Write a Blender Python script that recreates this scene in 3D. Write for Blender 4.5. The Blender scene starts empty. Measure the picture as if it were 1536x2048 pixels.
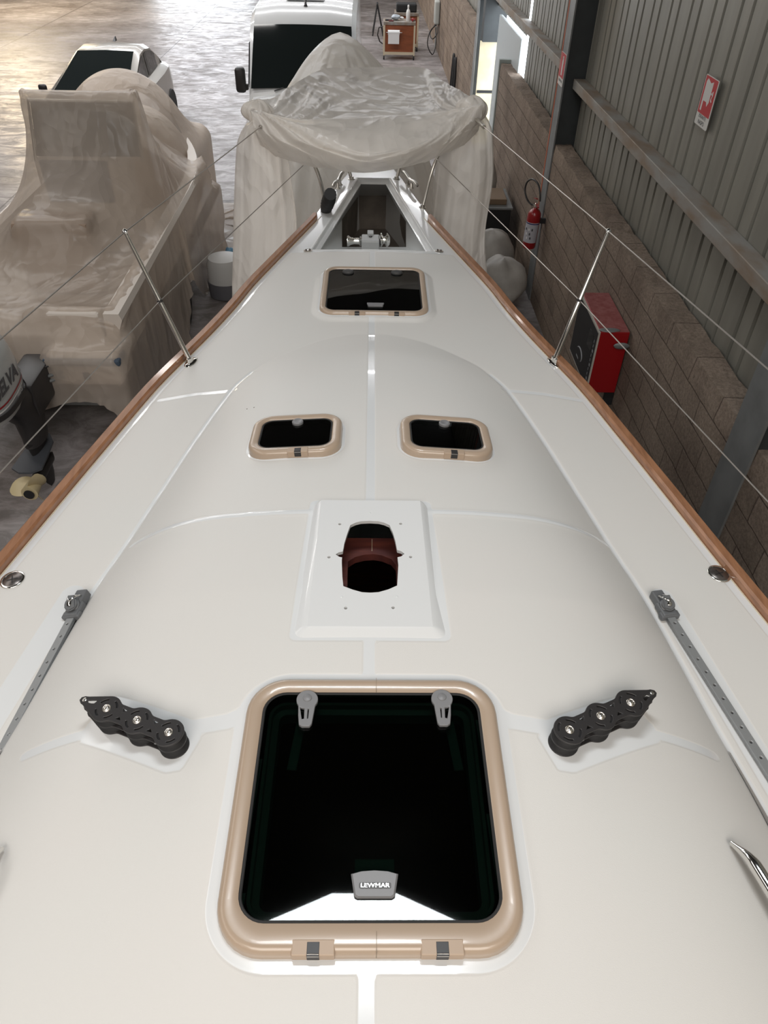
import bpy, bmesh, math, random
import numpy as np
from mathutils import Vector, Matrix
R_ = math.radians
random.seed(7); rng = np.random.RandomState(7)
S = bpy.context.scene
COL = S.collection

# ------------------------------------------------------------------ camera
F = 1484.6
_a = np.array([(751-768)/F, (1024+286)/F, -1.0]); _a /= np.linalg.norm(_a)
_b = np.array([(727-768)/F, (1024-2707)/F, -1.0]); _b -= _a*(_a@_b); _b /= np.linalg.norm(_b)
_ex = np.cross(_a, -_b)
RC = np.stack([_ex, _a, -_b], axis=1)          # world -> camera
CAM = np.array([0, 0, 4.5])
cd = bpy.data.cameras.new('camera'); cam = bpy.data.objects.new('camera', cd); COL.objects.link(cam)
cd.sensor_fit = 'VERTICAL'; cd.sensor_height = 36; cd.lens = 36*F/2048; cd.clip_start = .05; cd.clip_end = 300
M4 = Matrix([[RC[j][i] for j in range(3)] + [CAM[i]] for i in range(3)] + [[0, 0, 0, 1]])
cam.matrix_world = M4
S.camera = cam
S.view_settings.view_transform = 'Standard'; S.view_settings.look = 'None'
S.view_settings.gamma = 1; S.view_settings.use_curve_mapping = False
S.view_settings.exposure = -0.42
S.cycles.max_bounces = 8; S.cycles.diffuse_bounces = 4; S.cycles.glossy_bounces = 3
S.cycles.transmission_bounces = 4; S.cycles.transparent_max_bounces = 12
S.cycles.sample_clamp_indirect = 6; S.cycles.caustics_reflective = False; S.cycles.caustics_refractive = False

# ------------------------------------------------------------------ world and lights
w = bpy.data.worlds.new('sky'); S.world = w; w.use_nodes = True
bg = w.node_tree.nodes['Background']; bg.inputs[0].default_value = (.88, .94, 1, 1); bg.inputs[1].default_value = 9.0
def area(name, loc, size, rot, power, col):
    l = bpy.data.lights.new(name, 'AREA'); l.shape = 'RECTANGLE'; l.size, l.size_y = size; l.energy = power; l.color = col
    o = bpy.data.objects.new(name, l); COL.objects.link(o); o.location = loc; o.rotation_euler = rot; return o
area('roof_light_left', (-6.5, .5, 7.3), (3.2, 12), (0, 0, 0), 330, (1, .96, .92))
area('fill_light_behind', (0, -4.2, 7.3), (6, 4.5), (0, 0, 0), 820, (1, .93, .86))  # added fill lamp behind the camera, warms the near deck
for y_ in (10.5, 14.5): area('roof_light_mid', (-6, y_, 7.3), (7, .4), (0, 0, 0), 240, (1, .97, .94))
for k_, y_ in enumerate((19.5, 25.5, 32)): area('roof_light_strip', (-5, y_, 7.3), (16, .45), (0, 0, 0), 950, (.98, .98, 1))
area('sunny_side_door', (-13.5, 33, 4.5), (3, 4), (0, R_(-35), 0), 900, (1, .80, .52))

def ray(px, py):
    return RC.T @ np.array([(px-768)/F, (1024-py)/F, -1.0])
def P(px, py, z):
    d = ray(px, py); return CAM + d*((z-CAM[2])/d[2])
def PX(px, py, x):
    d = ray(px, py); return CAM + d*(x/d[0])
def PY(px, py, y):
    d = ray(px, py); return CAM + d*(y/d[1])

# ------------------------------------------------------------------ materials
MATS = {}
def mat(name, col, rough=.5, metal=0, var=0, vscale=6, bump=0, bscale=40, coat=0, emit=None, trans=None, spec=.5, var_col=None, stretch=None):
    m = bpy.data.materials.new(name); m.use_nodes = True; nt = m.node_tree; N = nt.nodes; L = nt.links
    b = N['Principled BSDF']; b.inputs['Base Color'].default_value = (*col, 1); b.inputs['Roughness'].default_value = rough
    b.inputs['Metallic'].default_value = metal; b.inputs['Coat Weight'].default_value = coat; b.inputs['Coat Roughness'].default_value = .06
    b.inputs['Specular IOR Level'].default_value = spec
    tc = N.new('ShaderNodeTexCoord'); src = tc.outputs['Object']
    if stretch:
        mp = N.new('ShaderNodeMapping'); mp.inputs['Scale'].default_value = stretch; L.new(src, mp.inputs[0]); src = mp.outputs[0]
    if var:
        n = N.new('ShaderNodeTexNoise'); n.inputs['Scale'].default_value = vscale; n.inputs['Detail'].default_value = 6; L.new(src, n.inputs['Vector'])
        r = N.new('ShaderNodeValToRGB'); c2 = var_col or tuple(c*(1-var) for c in col)
        r.color_ramp.elements[0].position = .35; r.color_ramp.elements[1].position = .65
        r.color_ramp.elements[0].color = (*c2, 1); r.color_ramp.elements[1].color = (*col, 1)
        L.new(n.outputs[0], r.inputs[0]); L.new(r.outputs[0], b.inputs['Base Color'])
    if bump:
        n = N.new('ShaderNodeTexNoise'); n.inputs['Scale'].default_value = bscale; n.inputs['Detail'].default_value = 4; L.new(src, n.inputs['Vector'])
        u = N.new('ShaderNodeBump'); u.inputs['Strength'].default_value = bump; u.inputs['Distance'].default_value = .01
        L.new(n.outputs[0], u.inputs['Height']); L.new(u.outputs[0], b.inputs['Normal'])
    if emit:
        b.inputs['Emission Color'].default_value = (*emit[0], 1); b.inputs['Emission Strength'].default_value = emit[1]
    MATS[name] = m
    return m
def plastic(name, col, alpha, rough=.35, scale=3.0, bstr=.5, tl=.45):
    m = bpy.data.materials.new(name); m.use_nodes = True; nt = m.node_tree; N = nt.nodes; L = nt.links
    b = N['Principled BSDF']; b.inputs['Base Color'].default_value = (*col, 1); b.inputs['Roughness'].default_value = rough
    out = N['Material Output']
    t = N.new('ShaderNodeBsdfTranslucent'); t.inputs[0].default_value = (*col, 1)
    tr = N.new('ShaderNodeBsdfTransparent'); tr.inputs[0].default_value = (.95, .94, .92, 1)
    m1 = N.new('ShaderNodeMixShader'); m1.inputs[0].default_value = tl; L.new(b.outputs[0], m1.inputs[1]); L.new(t.outputs[0], m1.inputs[2])
    m2 = N.new('ShaderNodeMixShader'); m2.inputs[0].default_value = alpha; L.new(m1.outputs[0], m2.inputs[1]); L.new(tr.outputs[0], m2.inputs[2])
    L.new(m2.outputs[0], out.inputs[0])
    tc = N.new('ShaderNodeTexCoord')
    nz = N.new('ShaderNodeTexNoise'); nz.inputs['Scale'].default_value = 1.3; nz.inputs['Detail'].default_value = 3; L.new(tc.outputs['Object'], nz.inputs['Vector'])
    mp = N.new('ShaderNodeMapping'); mp.inputs['Scale'].default_value = (1, .8, .33); L.new(tc.outputs['Object'], mp.inputs[0])
    ad = N.new('ShaderNodeMixRGB'); ad.blend_type = 'ADD'; ad.inputs[0].default_value = .5; L.new(mp.outputs[0], ad.inputs[1]); L.new(nz.outputs[1], ad.inputs[2])
    n = N.new('ShaderNodeTexVoronoi'); n.inputs['Scale'].default_value = scale; n.feature = 'F1'; L.new(ad.outputs[0], n.inputs['Vector'])
    n2 = N.new('ShaderNodeTexVoronoi'); n2.inputs['Scale'].default_value = scale*2.7; n2.feature = 'F1'; L.new(ad.outputs[0], n2.inputs['Vector'])
    mm = N.new('ShaderNodeMath'); mm.operation = 'MULTIPLY_ADD'; mm.inputs[1].default_value = .35; L.new(n2.outputs['Distance'], mm.inputs[0]); L.new(n.outputs['Distance'], mm.inputs[2])
    u = N.new('ShaderNodeBump'); u.inputs['Strength'].default_value = bstr; u.inputs['Distance'].default_value = .10
    L.new(mm.outputs[0], u.inputs['Height']); L.new(u.outputs[0], b.inputs['Normal']); L.new(u.outputs[0], t.inputs['Normal'])
    return m

CHROME = mat('chrome', (.80, .79, .76), .12, 1)
STEEL = mat('brushed_steel', (.62, .60, .56), .28, 1)
TEAK = mat('varnished_teak', (.34, .165, .085), .32, var=.25, vscale=9, var_col=(.24, .11, .055), coat=.5, stretch=(6, 1, 6))
HINGEM = mat('hinge_beige', (.42, .315, .23), .45)
BEIGE = mat('beige_frame', (.41, .315, .235), .28, coat=.3)
BLACKP = mat('black_plastic', (.024, .022, .022), .42)
BLACKM = mat('black_matte', (.012, .012, .013), .7)
SLOT = mat('slot_dark', (.01, .01, .01), .9)
GREYP = mat('grey_plastic', (.20, .20, .205), .42)
TRACKG = mat('track_anodised', (.34, .35, .355), .42, .5)
CARG = mat('car_grey_plastic', (.12, .125, .13), .45)
RED = mat('red_paint', (.27, .005, .008), .3, coat=.3)
REDD = mat('red_dusty', (.26, .085, .08), .7, var=.3, vscale=20, var_col=(.2, .045, .04))
WHITE = mat('white_paint', (.72, .72, .70), .35)
VANW = mat('van_white', (.72, .73, .73), .25, coat=.6)
SILVER = mat('car_silver', (.34, .32, .29), .32, .5, coat=.3)
GLASSD = mat('vehicle_glass', (.012, .016, .016), .06, coat=.3)
RUBBER = mat('rubber', (.02, .02, .02), .8)
WOODB = mat('brown_wood', (.27, .075, .025), .45, var=.3, vscale=3, stretch=(1, 1, 4))
CREAM = mat('cream_paint', (.58, .50, .36), .45)
GEL = mat('white_gelcoat', (.70, .71, .71), .22, coat=.3)
GELIN = mat('locker_gelcoat', (.66, .68, .68), .35)
DARKBOT = mat('locker_bottom', (.19, .165, .14), .7, var=.3, vscale=8)
MAHOG = mat('mahogany', (.13, .035, .025), .5, var=.35, vscale=9, var_col=(.07, .02, .018), stretch=(1, 5, 1))
PAPER = mat('paper', (.8, .8, .8), .8)
TEXTG = mat('letter_grey', (.07, .07, .075), .5)
TEXTW = mat('letter_white', (.7, .7, .7), .5)
PANELB = mat('black_panel', (.012, .013, .015), .5)
BLUE = mat('blue_sheet', (.10, .24, .36), .6)
WIRE = mat('steel_wire', (.42, .39, .36), .35, .8)
HGREY = mat('galvanised_steel', (.24, .25, .25), .5, .35, var=.25, vscale=4, bump=.1)
HBEAM = mat('dusty_beam', (.30, .29, .27), .6, .2, var=.3, vscale=7, var_col=(.24, .18, .13), stretch=(1, .4, 1))
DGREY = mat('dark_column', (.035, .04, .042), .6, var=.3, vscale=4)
ORANGE = mat('orange_edge', (.42, .10, .04), .6)
DKBLUE = mat('dark_blue_rubber', (.05, .075, .11), .6)
MBWHITE = mat('motorboat_gelcoat', (.62, .56, .50), .4)
TANIN = mat('tan_cushion', (.32, .24, .18), .7)

def gelcoat_deck():
    m = bpy.data.materials.new('deck_gelcoat_nonskid'); m.use_nodes = True; N = m.node_tree.nodes; L = m.node_tree.links
    b = N['Principled BSDF']; at = N.new('ShaderNodeAttribute'); at.attribute_name = 'smooth_dist'
    mr = N.new('ShaderNodeMapRange'); mr.inputs[1].default_value = -.0015; mr.inputs[2].default_value = .0015; L.new(at.outputs['Fac'], mr.inputs[0])
    # 0 = glossy moulded strip, 1 = non-skid field
    nz = N.new('ShaderNodeTexNoise'); nz.inputs['Scale'].default_value = 2.2; nz.inputs['Detail'].default_value = 3
    tc = N.new('ShaderNodeTexCoord'); L.new(tc.outputs['Object'], nz.inputs['Vector'])
    cr = N.new('ShaderNodeMixRGB'); cr.inputs[1].default_value = (.66, .635, .605, 1); cr.inputs[2].default_value = (.64, .64, .615, 1); L.new(nz.outputs[0], cr.inputs[0])
    mx = N.new('ShaderNodeMixRGB'); L.new(mr.outputs[0], mx.inputs[0]); mx.inputs[1].default_value = (.70, .715, .72, 1); L.new(cr.outputs[0], mx.inputs[2])
    L.new(mx.outputs[0], b.inputs['Base Color'])
    rr = N.new('ShaderNodeMapRange'); rr.inputs[3].default_value = .16; rr.inputs[4].default_value = .50; L.new(mr.outputs[0], rr.inputs[0]); L.new(rr.outputs[0], b.inputs['Roughness'])
    cw2 = N.new('ShaderNodeMapRange'); cw2.inputs[3].default_value = .5; cw2.inputs[4].default_value = 0; L.new(mr.outputs[0], cw2.inputs[0]); L.new(cw2.outputs[0], b.inputs['Coat Weight'])
    n2 = N.new('ShaderNodeTexNoise'); n2.inputs['Scale'].default_value = 420; n2.inputs['Detail'].default_value = 1; L.new(tc.outputs['Object'], n2.inputs['Vector'])
    m3 = N.new('ShaderNodeMapRange'); m3.inputs[1].default_value = -.004; m3.inputs[2].default_value = .006; m3.interpolation_type = 'SMOOTHSTEP'; L.new(at.outputs['Fac'], m3.inputs[0])
    mu = N.new('ShaderNodeMath'); mu.operation = 'MULTIPLY_ADD'; mu.inputs[1].default_value = .25; L.new(n2.outputs[0], mu.inputs[0]); L.new(m3.outputs[0], mu.inputs[2])
    m4 = N.new('ShaderNodeMath'); m4.operation = 'MULTIPLY'; L.new(mu.outputs[0], m4.inputs[0]); L.new(m3.outputs[0], m4.inputs[1])
    u = N.new('ShaderNodeBump'); u.inputs['Strength'].default_value = .55; u.inputs['Distance'].default_value = .0015; L.new(m4.outputs[0], u.inputs['Height']); L.new(u.outputs[0], b.inputs['Normal'])
    return m
DECKM = gelcoat_deck()

def tinted_glass():
    m = bpy.data.materials.new('smoked_acrylic'); m.use_nodes = True; N = m.node_tree.nodes; L = m.node_tree.links
    N.remove(N['Principled BSDF']); out = N['Material Output']
    tr = N.new('ShaderNodeBsdfTransparent'); tr.inputs[0].default_value = (.26, .34, .31, 1)
    gl = N.new('ShaderNodeBsdfGlossy'); gl.inputs['Roughness'].default_value = .015
    fr = N.new('ShaderNodeFresnel'); fr.inputs[0].default_value = 1.49
    mx = N.new('ShaderNodeMixShader'); L.new(fr.outputs[0], mx.inputs[0]); L.new(tr.outputs[0], mx.inputs[1]); L.new(gl.outputs[0], mx.inputs[2])
    L.new(mx.outputs[0], out.inputs[0]); return m
ACRYL = tinted_glass()

# ------------------------------------------------------------------ mesh helpers
class MB:
    def __init__(s): s.v = []; s.f = []
    def add(s, vs, fs, M=None):
        o = len(s.v)
        for p in vs:
            p = Vector([float(c) for c in p]); s.v.append(M @ p if M is not None else p)
        s.f += [tuple(i+o for i in f) for f in fs]; return s
    def box(s, lo, hi, M=None, bev=0):
        x0, y0, z0 = lo; x1, y1, z1 = hi
        if bev > 0:
            bm = bmesh.new(); bmesh.ops.create_cube(bm, size=1)
            for v in bm.verts: v.co = Vector(((x0+x1)/2+v.co.x*(x1-x0), (y0+y1)/2+v.co.y*(y1-y0), (z0+z1)/2+v.co.z*(z1-z0)))
            bmesh.ops.bevel(bm, geom=bm.edges[:], offset=bev, segments=2, profile=.5, affect='EDGES')
            bm.verts.index_update(); s.add([v.co for v in bm.verts], [[v.index for v in f.verts] for f in bm.faces], M); bm.free(); return s
        return s.add([(x0,y0,z0),(x1,y0,z0),(x1,y1,z0),(x0,y1,z0),(x0,y0,z1),(x1,y0,z1),(x1,y1,z1),(x0,y1,z1)],
                     [(0,3,2,1),(4,5,6,7),(0,1,5,4),(1,2,6,5),(2,3,7,6),(3,0,4,7)], M)
    def loft(s, rings, closed=True, cap=True, M=None, loop=False):
        n = len(rings[0]); vs = [p for r in rings for p in r]; fs = []
        m = len(rings)
        for i in range(m if loop else m-1):
            a = i*n; b = ((i+1) % m)*n
            for j in range(n if closed else n-1):
                k = (j+1) % n; fs.append((a+j, a+k, b+k, b+j))
        if cap and not loop:
            fs.append(tuple(range(n))[::-1]); fs.append(tuple((m-1)*n+j for j in range(n)))
        return s.add(vs, fs, M)
    def tube(s, pts, r, n=10, M=None, cap=True, loop=False):
        pts = [Vector([float(c) for c in p]) for p in pts]; rs = r if hasattr(r, '__len__') else [r]*len(pts)
        rings = []; up = None
        for i, p in enumerate(pts):
            if loop: t = pts[(i+1) % len(pts)]-pts[i-1]
            else: t = pts[min(i+1, len(pts)-1)]-pts[max(i-1, 0)]
            t.normalize()
            if up is None: up = t.orthogonal().normalized()
            else:
                up = up-t*up.dot(t)
                up = up.normalized() if up.length > 1e-6 else t.orthogonal().normalized()
            q = t.cross(up)
            rings.append([p+(up*math.cos(a)+q*math.sin(a))*rs[i] for a in [2*math.pi*k/n for k in range(n)]])
        return s.loft(rings, True, cap, M, loop)
    def lathe(s, prof, n=24, M=None, cap=True):
        return s.loft([[(r*math.cos(2*math.pi*k/n), r*math.sin(2*math.pi*k/n), z) for k in range(n)] for r, z in prof], True, cap, M)
    def prism(s, poly, z0, z1, M=None, bev=0):
        if bev:
            c = np.mean(np.array(poly), 0)
            def ins(d): return [((p[0]-c[0])*(1-d)+c[0], (p[1]-c[1])*(1-d)+c[1]) for p in poly]
            R = max(np.linalg.norm(np.array(p)-c) for p in poly); q = ins(bev/R)
            return s.loft([[(x, y, z0) for x, y in poly], [(x, y, z1-bev) for x, y in poly], [(x, y, z1) for x, y in q]], True, True, M)
        return s.loft([[(x, y, z0) for x, y in poly], [(x, y, z1) for x, y in poly]], True, True, M)
    def build(s, name, m, parent=None, smooth=False, **kw):
        me = bpy.data.meshes.new(name); me.from_pydata([tuple(v) for v in s.v], [], s.f); me.update()
        return link(name, me, m, parent, smooth, **kw)
WLOC = {}
def link(name, me, m, parent=None, smooth=False, fix=True, **kw):
    if fix:
        bm = bmesh.new(); bm.from_mesh(me); bmesh.ops.recalc_face_normals(bm, faces=bm.faces[:]); bm.to_mesh(me); bm.free()
    if m is not None: me.materials.append(m)
    if smooth:
        me.polygons.foreach_set('use_smooth', [True]*len(me.polygons))
        try: me.set_sharp_from_angle(angle=R_(smooth if smooth is not True else 40))
        except Exception: pass
    o = bpy.data.objects.new(name, me); COL.objects.link(o)
    if parent is not None: setpar(o, parent)
    tag(o, **kw); return o
def setpar(o, parent):
    o.parent = parent
    if parent.name in WLOC: o.matrix_parent_inverse = Matrix.Translation(-WLOC[parent.name])
def tag(o, label=None, cat=None, group=None, kind=None):
    if label: o['label'] = label
    if cat: o['category'] = cat
    if group: o['group'] = group
    if kind: o['kind'] = kind
def empty(name, loc, label, cat, group=None):
    o = bpy.data.objects.new(name, None); COL.objects.link(o); o.location = loc; o.empty_display_size = .2
    WLOC[o.name] = Vector([float(c) for c in loc]); tag(o, label, cat, group); return o
def frame(loc, xa, za):
    z = Vector([float(c) for c in za]).normalized(); x = Vector([float(c) for c in xa]); x = (x-z*x.dot(z)).normalized(); y = z.cross(x)
    M = Matrix.Identity(4)
    for i in range(3): M[i][0] = x[i]; M[i][1] = y[i]; M[i][2] = z[i]; M[i][3] = float(loc[i])
    return M
def plate(name, outer, holes, z0, z1, m, parent, M=None, bevel=0, **kw):
    """flat plate with real holes"""
    cu = bpy.data.curves.new('c', 'CURVE'); cu.dimensions = '2D'; cu.fill_mode = 'BOTH'
    for pl in [outer]+list(holes):
        sp = cu.splines.new('POLY'); sp.points.add(len(pl)-1)
        for i, p in enumerate(pl): sp.points[i].co = (float(p[0]), float(p[1]), 0, 1)
        sp.use_cyclic_u = True
    cu.extrude = (z1-z0)/2-bevel; cu.bevel_depth = bevel; cu.bevel_resolution = 1
    t = bpy.data.objects.new('c', cu); COL.objects.link(t); dg = bpy.context.evaluated_depsgraph_get()
    me = bpy.data.meshes.new_from_object(t.evaluated_get(dg)); bpy.data.objects.remove(t); bpy.data.curves.remove(cu)
    me.name = name; me.materials.clear()
    me.transform(Matrix.Translation((0, 0, (z0+z1)/2)))
    if M is not None: me.transform(M)
    return link(name, me, m, parent, False, fix=False, **kw)
def textmesh(name, s, size, m, parent, M, shear=0, bold=0, ext=.001, sx=1, **kw):
    cu = bpy.data.curves.new('t', 'FONT'); cu.body = s; cu.size = size; cu.shear = shear; cu.extrude = ext; cu.offset = bold
    cu.align_x = 'CENTER'; cu.align_y = 'CENTER'
    t = bpy.data.objects.new('t', cu); COL.objects.link(t); dg = bpy.context.evaluated_depsgraph_get()
    me = bpy.data.meshes.new_from_object(t.evaluated_get(dg)); bpy.data.objects.remove(t); bpy.data.curves.remove(cu)
    me.name = name; me.materials.clear(); me.transform(M @ Matrix.Diagonal((sx, 1, 1, 1)))
    return link(name, me, m, parent, False, fix=False, **kw)
def rrect(w, h, r, n=8):
    pts = []
    for cx, cy, a0 in ((w/2-r, h/2-r, 0), (-w/2+r, h/2-r, 90), (-w/2+r, -h/2+r, 180), (w/2-r, -h/2+r, 270)):
        for k in range(n+1):
            a = R_(a0+90*k/n); pts.append((cx+r*math.cos(a), cy+r*math.sin(a)))
    return pts
def circ(cx, cy, r, n=12, ry=None):
    return [(cx+r*math.cos(2*math.pi*k/n), cy+(ry or r)*math.sin(2*math.pi*k/n)) for k in range(n)]
def smoothpath(pts, k=8):
    """Catmull-Rom through points"""
    P_ = [np.array(p, float) for p in pts]; P_ = [2*P_[0]-P_[1]]+P_+[2*P_[-1]-P_[-2]]; out = []
    for i in range(1, len(P_)-2):
        for j in range(k):
            t = j/k; a, b, c, d = P_[i-1:i+3]
            out.append(.5*((2*b)+(-a+c)*t+(2*a-5*b+4*c-d)*t*t+(-a+3*b-3*c+d)*t**3))
    out.append(P_[-2]); return out

# ------------------------------------------------------------------ hangar
def wx(y): return 2.27-.0116*y
WROT = Matrix.Translation((wx(0), 0, 0)) @ Matrix.Rotation(math.atan(.0116), 4, 'Z')   # local x = depth into wall, y = along

def concrete_floor():
    m = bpy.data.materials.new('worn_concrete'); m.use_nodes = True; N = m.node_tree.nodes; L = m.node_tree.links; b = N['Principled BSDF']
    tc = N.new('ShaderNodeTexCoord')
    n1 = N.new('ShaderNodeTexNoise'); n1.inputs['Scale'].default_value = .55; n1.inputs['Detail'].default_value = 8; n1.inputs['Roughness'].default_value = .65; L.new(tc.outputs['Object'], n1.inputs['Vector'])
    mp = N.new('ShaderNodeMapping'); mp.inputs['Scale'].default_value = (1.6, 3.0, 1); mp.inputs['Rotation'].default_value = (0, 0, R_(12)); L.new(tc.outputs['Object'], mp.inputs[0])
    n2 = N.new('ShaderNodeTexNoise'); n2.inputs['Scale'].default_value = 1.2; n2.inputs['Detail'].default_value = 10; n2.inputs['Roughness'].default_value = .7; n2.inputs['Distortion'].default_value = 1.0; L.new(mp.outputs[0], n2.inputs['Vector'])
    r1 = N.new('ShaderNodeValToRGB'); r1.color_ramp.elements[0].position = .3; r1.color_ramp.elements[1].position = .7
    r1.color_ramp.elements[0].color = (.15, .125, .11, 1); r1.color_ramp.elements[1].color = (.40, .37, .36, 1); L.new(n1.outputs[0], r1.inputs[0])
    r2 = N.new('ShaderNodeValToRGB'); r2.color_ramp.elements[0].position = .42; r2.color_ramp.elements[1].position = .62
    r2.color_ramp.elements[0].color = (.62, .62, .62, 1); r2.color_ramp.elements[1].color = (1.15, 1.15, 1.2, 1); L.new(n2.outputs[0], r2.inputs[0])
    mu = N.new('ShaderNodeMixRGB'); mu.blend_type = 'MULTIPLY'; mu.inputs[0].default_value = 1; L.new(r1.outputs[0], mu.inputs[1]); L.new(r2.outputs[0], mu.inputs[2])
    # slab joints
    sp = N.new('ShaderNodeSeparateXYZ'); L.new(tc.outputs['Object'], sp.inputs[0])
    js = []
    for out, per, off in (('X', 5.0, 1.2), ('Y', 5.2, 2.4)):
        a = N.new('ShaderNodeMath'); a.operation = 'ADD'; a.inputs[1].default_value = off+100*per; L.new(sp.outputs[out], a.inputs[0])
        mo = N.new('ShaderNodeMath'); mo.operation = 'PINGPONG'; mo.inputs[1].default_value = per/2; L.new(a.outputs[0], mo.inputs[0])
        lt = N.new('ShaderNodeMath'); lt.operation = 'LESS_THAN'; lt.inputs[1].default_value = .014; L.new(mo.outputs[0], lt.inputs[0]); js.append(lt)
    mx = N.new('ShaderNodeMath'); mx.operation = 'MAXIMUM'; L.new(js[0].outputs[0], mx.inputs[0]); L.new(js[1].outputs[0], mx.inputs[1])
    mj = N.new('ShaderNodeMixRGB'); mj.inputs[2].default_value = (.07, .06, .06, 1); L.new(mx.outputs[0], mj.inputs[0]); L.new(mu.outputs[0], mj.inputs[1])
    L.new(mj.outputs[0], b.inputs['Base Color'])
    rr = N.new('ShaderNodeMapRange'); rr.inputs[1].default_value = .35; rr.inputs[2].default_value = .65; rr.inputs[3].default_value = .55; rr.inputs[4].default_value = .28; L.new(n2.outputs[0], rr.inputs[0]); L.new(rr.outputs[0], b.inputs['Roughness'])
    u = N.new('ShaderNodeBump'); u.inputs['Strength'].default_value = .15; u.inputs['Distance'].default_value = .02; L.new(n2.outputs[0], u.inputs['Height']); L.new(u.outputs[0], b.inputs['Normal'])
    return m
def blockwork():
    m = bpy.data.materials.new('concrete_blockwork'); m.use_nodes = True; N = m.node_tree.nodes; L = m.node_tree.links; b = N['Principled BSDF']
    tc = N.new('ShaderNodeTexCoord'); sp = N.new('ShaderNodeSeparateXYZ'); L.new(tc.outputs['Object'], sp.inputs[0])
    cb = N.new('ShaderNodeCombineXYZ'); L.new(sp.outputs['Y'], cb.inputs[0]); L.new(sp.outputs['Z'], cb.inputs[1])
    wob = N.new('ShaderNodeTexNoise'); wob.inputs['Scale'].default_value = 6; L.new(tc.outputs['Object'], wob.inputs['Vector'])
    ws = N.new('ShaderNodeVectorMath'); ws.operation = 'SCALE'; ws.inputs['Scale'].default_value = .02; L.new(wob.outputs[1], ws.inputs[0])
    wa = N.new('ShaderNodeVectorMath'); wa.operation = 'ADD'; L.new(cb.outputs[0], wa.inputs[0]); L.new(ws.outputs[0], wa.inputs[1])
    br = N.new('ShaderNodeTexBrick'); br.inputs['Scale'].default_value = 1; br.inputs['Brick Width'].default_value = .5; br.inputs['Row Height'].default_value = .2
    br.inputs['Mortar Size'].default_value = .006; br.inputs['Mortar Smooth'].default_value = .5; br.inputs['Bias'].default_value = 0
    br.inputs['Color1'].default_value = (.28, .225, .185, 1); br.inputs['Color2'].default_value = (.235, .19, .155, 1); br.inputs['Mortar'].default_value = (.13, .10, .082, 1)
    L.new(wa.outputs[0], br.inputs['Vector'])
    n = N.new('ShaderNodeTexNoise'); n.inputs['Scale'].default_value = 38; n.inputs['Detail'].default_value = 8; n.inputs['Roughness'].default_value = .8; L.new(tc.outputs['Object'], n.inputs['Vector'])
    n3 = N.new('ShaderNodeTexNoise'); n3.inputs['Scale'].default_value = 1.6; n3.inputs['Detail'].default_value = 6; L.new(tc.outputs['Object'], n3.inputs['Vector'])
    r = N.new('ShaderNodeValToRGB'); r.color_ramp.elements[0].position = .3; r.color_ramp.elements[1].position = .75; r.color_ramp.elements[0].color = (.5, .48, .46, 1); r.color_ramp.elements[1].color = (1.5, 1.5, 1.5, 1); L.new(n.outputs[0], r.inputs[0])
    r3 = N.new('ShaderNodeValToRGB'); r3.color_ramp.elements[0].position = .3; r3.color_ramp.elements[1].position = .7; r3.color_ramp.elements[0].color = (.75, .72, .7, 1); r3.color_ramp.elements[1].color = (1.25, 1.25, 1.22, 1); L.new(n3.outputs[0], r3.inputs[0])
    m1 = N.new('ShaderNodeMixRGB'); m1.blend_type = 'MULTIPLY'; m1.inputs[0].default_value = 1; L.new(br.outputs[0], m1.inputs[1]); L.new(r.outputs[0], m1.inputs[2])
    m2 = N.new('ShaderNodeMixRGB'); m2.blend_type = 'MULTIPLY'; m2.inputs[0].default_value = 1; L.new(m1.outputs[0], m2.inputs[1]); L.new(r3.outputs[0], m2.inputs[2])
    L.new(m2.outputs[0], b.inputs['Base Color']); b.inputs['Roughness'].default_value = .92; b.inputs['Specular IOR Level'].default_value = .2
    s1 = N.new('ShaderNodeMath'); s1.operation = 'MULTIPLY_ADD'; s1.inputs[1].default_value = -1.2; L.new(br.outputs['Fac'], s1.inputs[0]); L.new(n.outputs[0], s1.inputs[2])
    u = N.new('ShaderNodeBump'); u.inputs['Strength'].default_value = .8; u.inputs['Distance'].default_value = .012; L.new(s1.outputs[0], u.inputs['Height']); L.new(u.outputs[0], b.inputs['Normal'])
    return m
FLOORM = concrete_floor(); BLOCKM = blockwork()
CLAD = mat('cladding_olive_grey', (.26, .25, .215), .45, .15, var=.2, vscale=2, stretch=(1, 3, .4))
ROOFM = mat('roof_sheet', (.06, .06, .058), .8)
WALLM = mat('far_wall_paint', (.28, .26, .24), .9)

MB().box((-16, -9, -.3), (3.4, 60, 0)).build('floor', FLOORM, kind='structure')
# closed roof sheets; skylight panel and roof lamps hang just below them
def ceiling():
    mb = MB(); xs = [-16, -6.6, -3.4, -1.0, 1.0, 3.4]; ys = [-9, -1.0, 2.4, 9, 14, 26, 46]
    holes = set()
    for i in range(5):
        for j in range(6):
            if (i, j) in holes: continue
            mb.box((xs[i], ys[j], 7.4), (xs[i+1], ys[j+1], 7.5))
    mb.build('ceiling', ROOFM, kind='structure')
ceiling()
SKYL = mat('skylight_glazing', (.8, .8, .8), .4, emit=((.93, .97, 1.0), 46))
MB().add([(x, y, 7.38) for x, y in ((-.88, 1.85), (.76, 1.85), (.76, 2.22), (.24, 2.45), (-.28, 2.45), (-.88, 2.2))], [(5, 4, 3, 2, 1, 0)]).build('window_1', SKYL, kind='structure', fix=False)
MB().box((-16.3, -9, 0), (-16, 46, 7.4)).build('wall_left', WALLM, kind='structure')
MB().box((-16.3, -9.3, 0), (3.6, -9, 7.4)).build('wall_back', WALLM, kind='structure')
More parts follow.
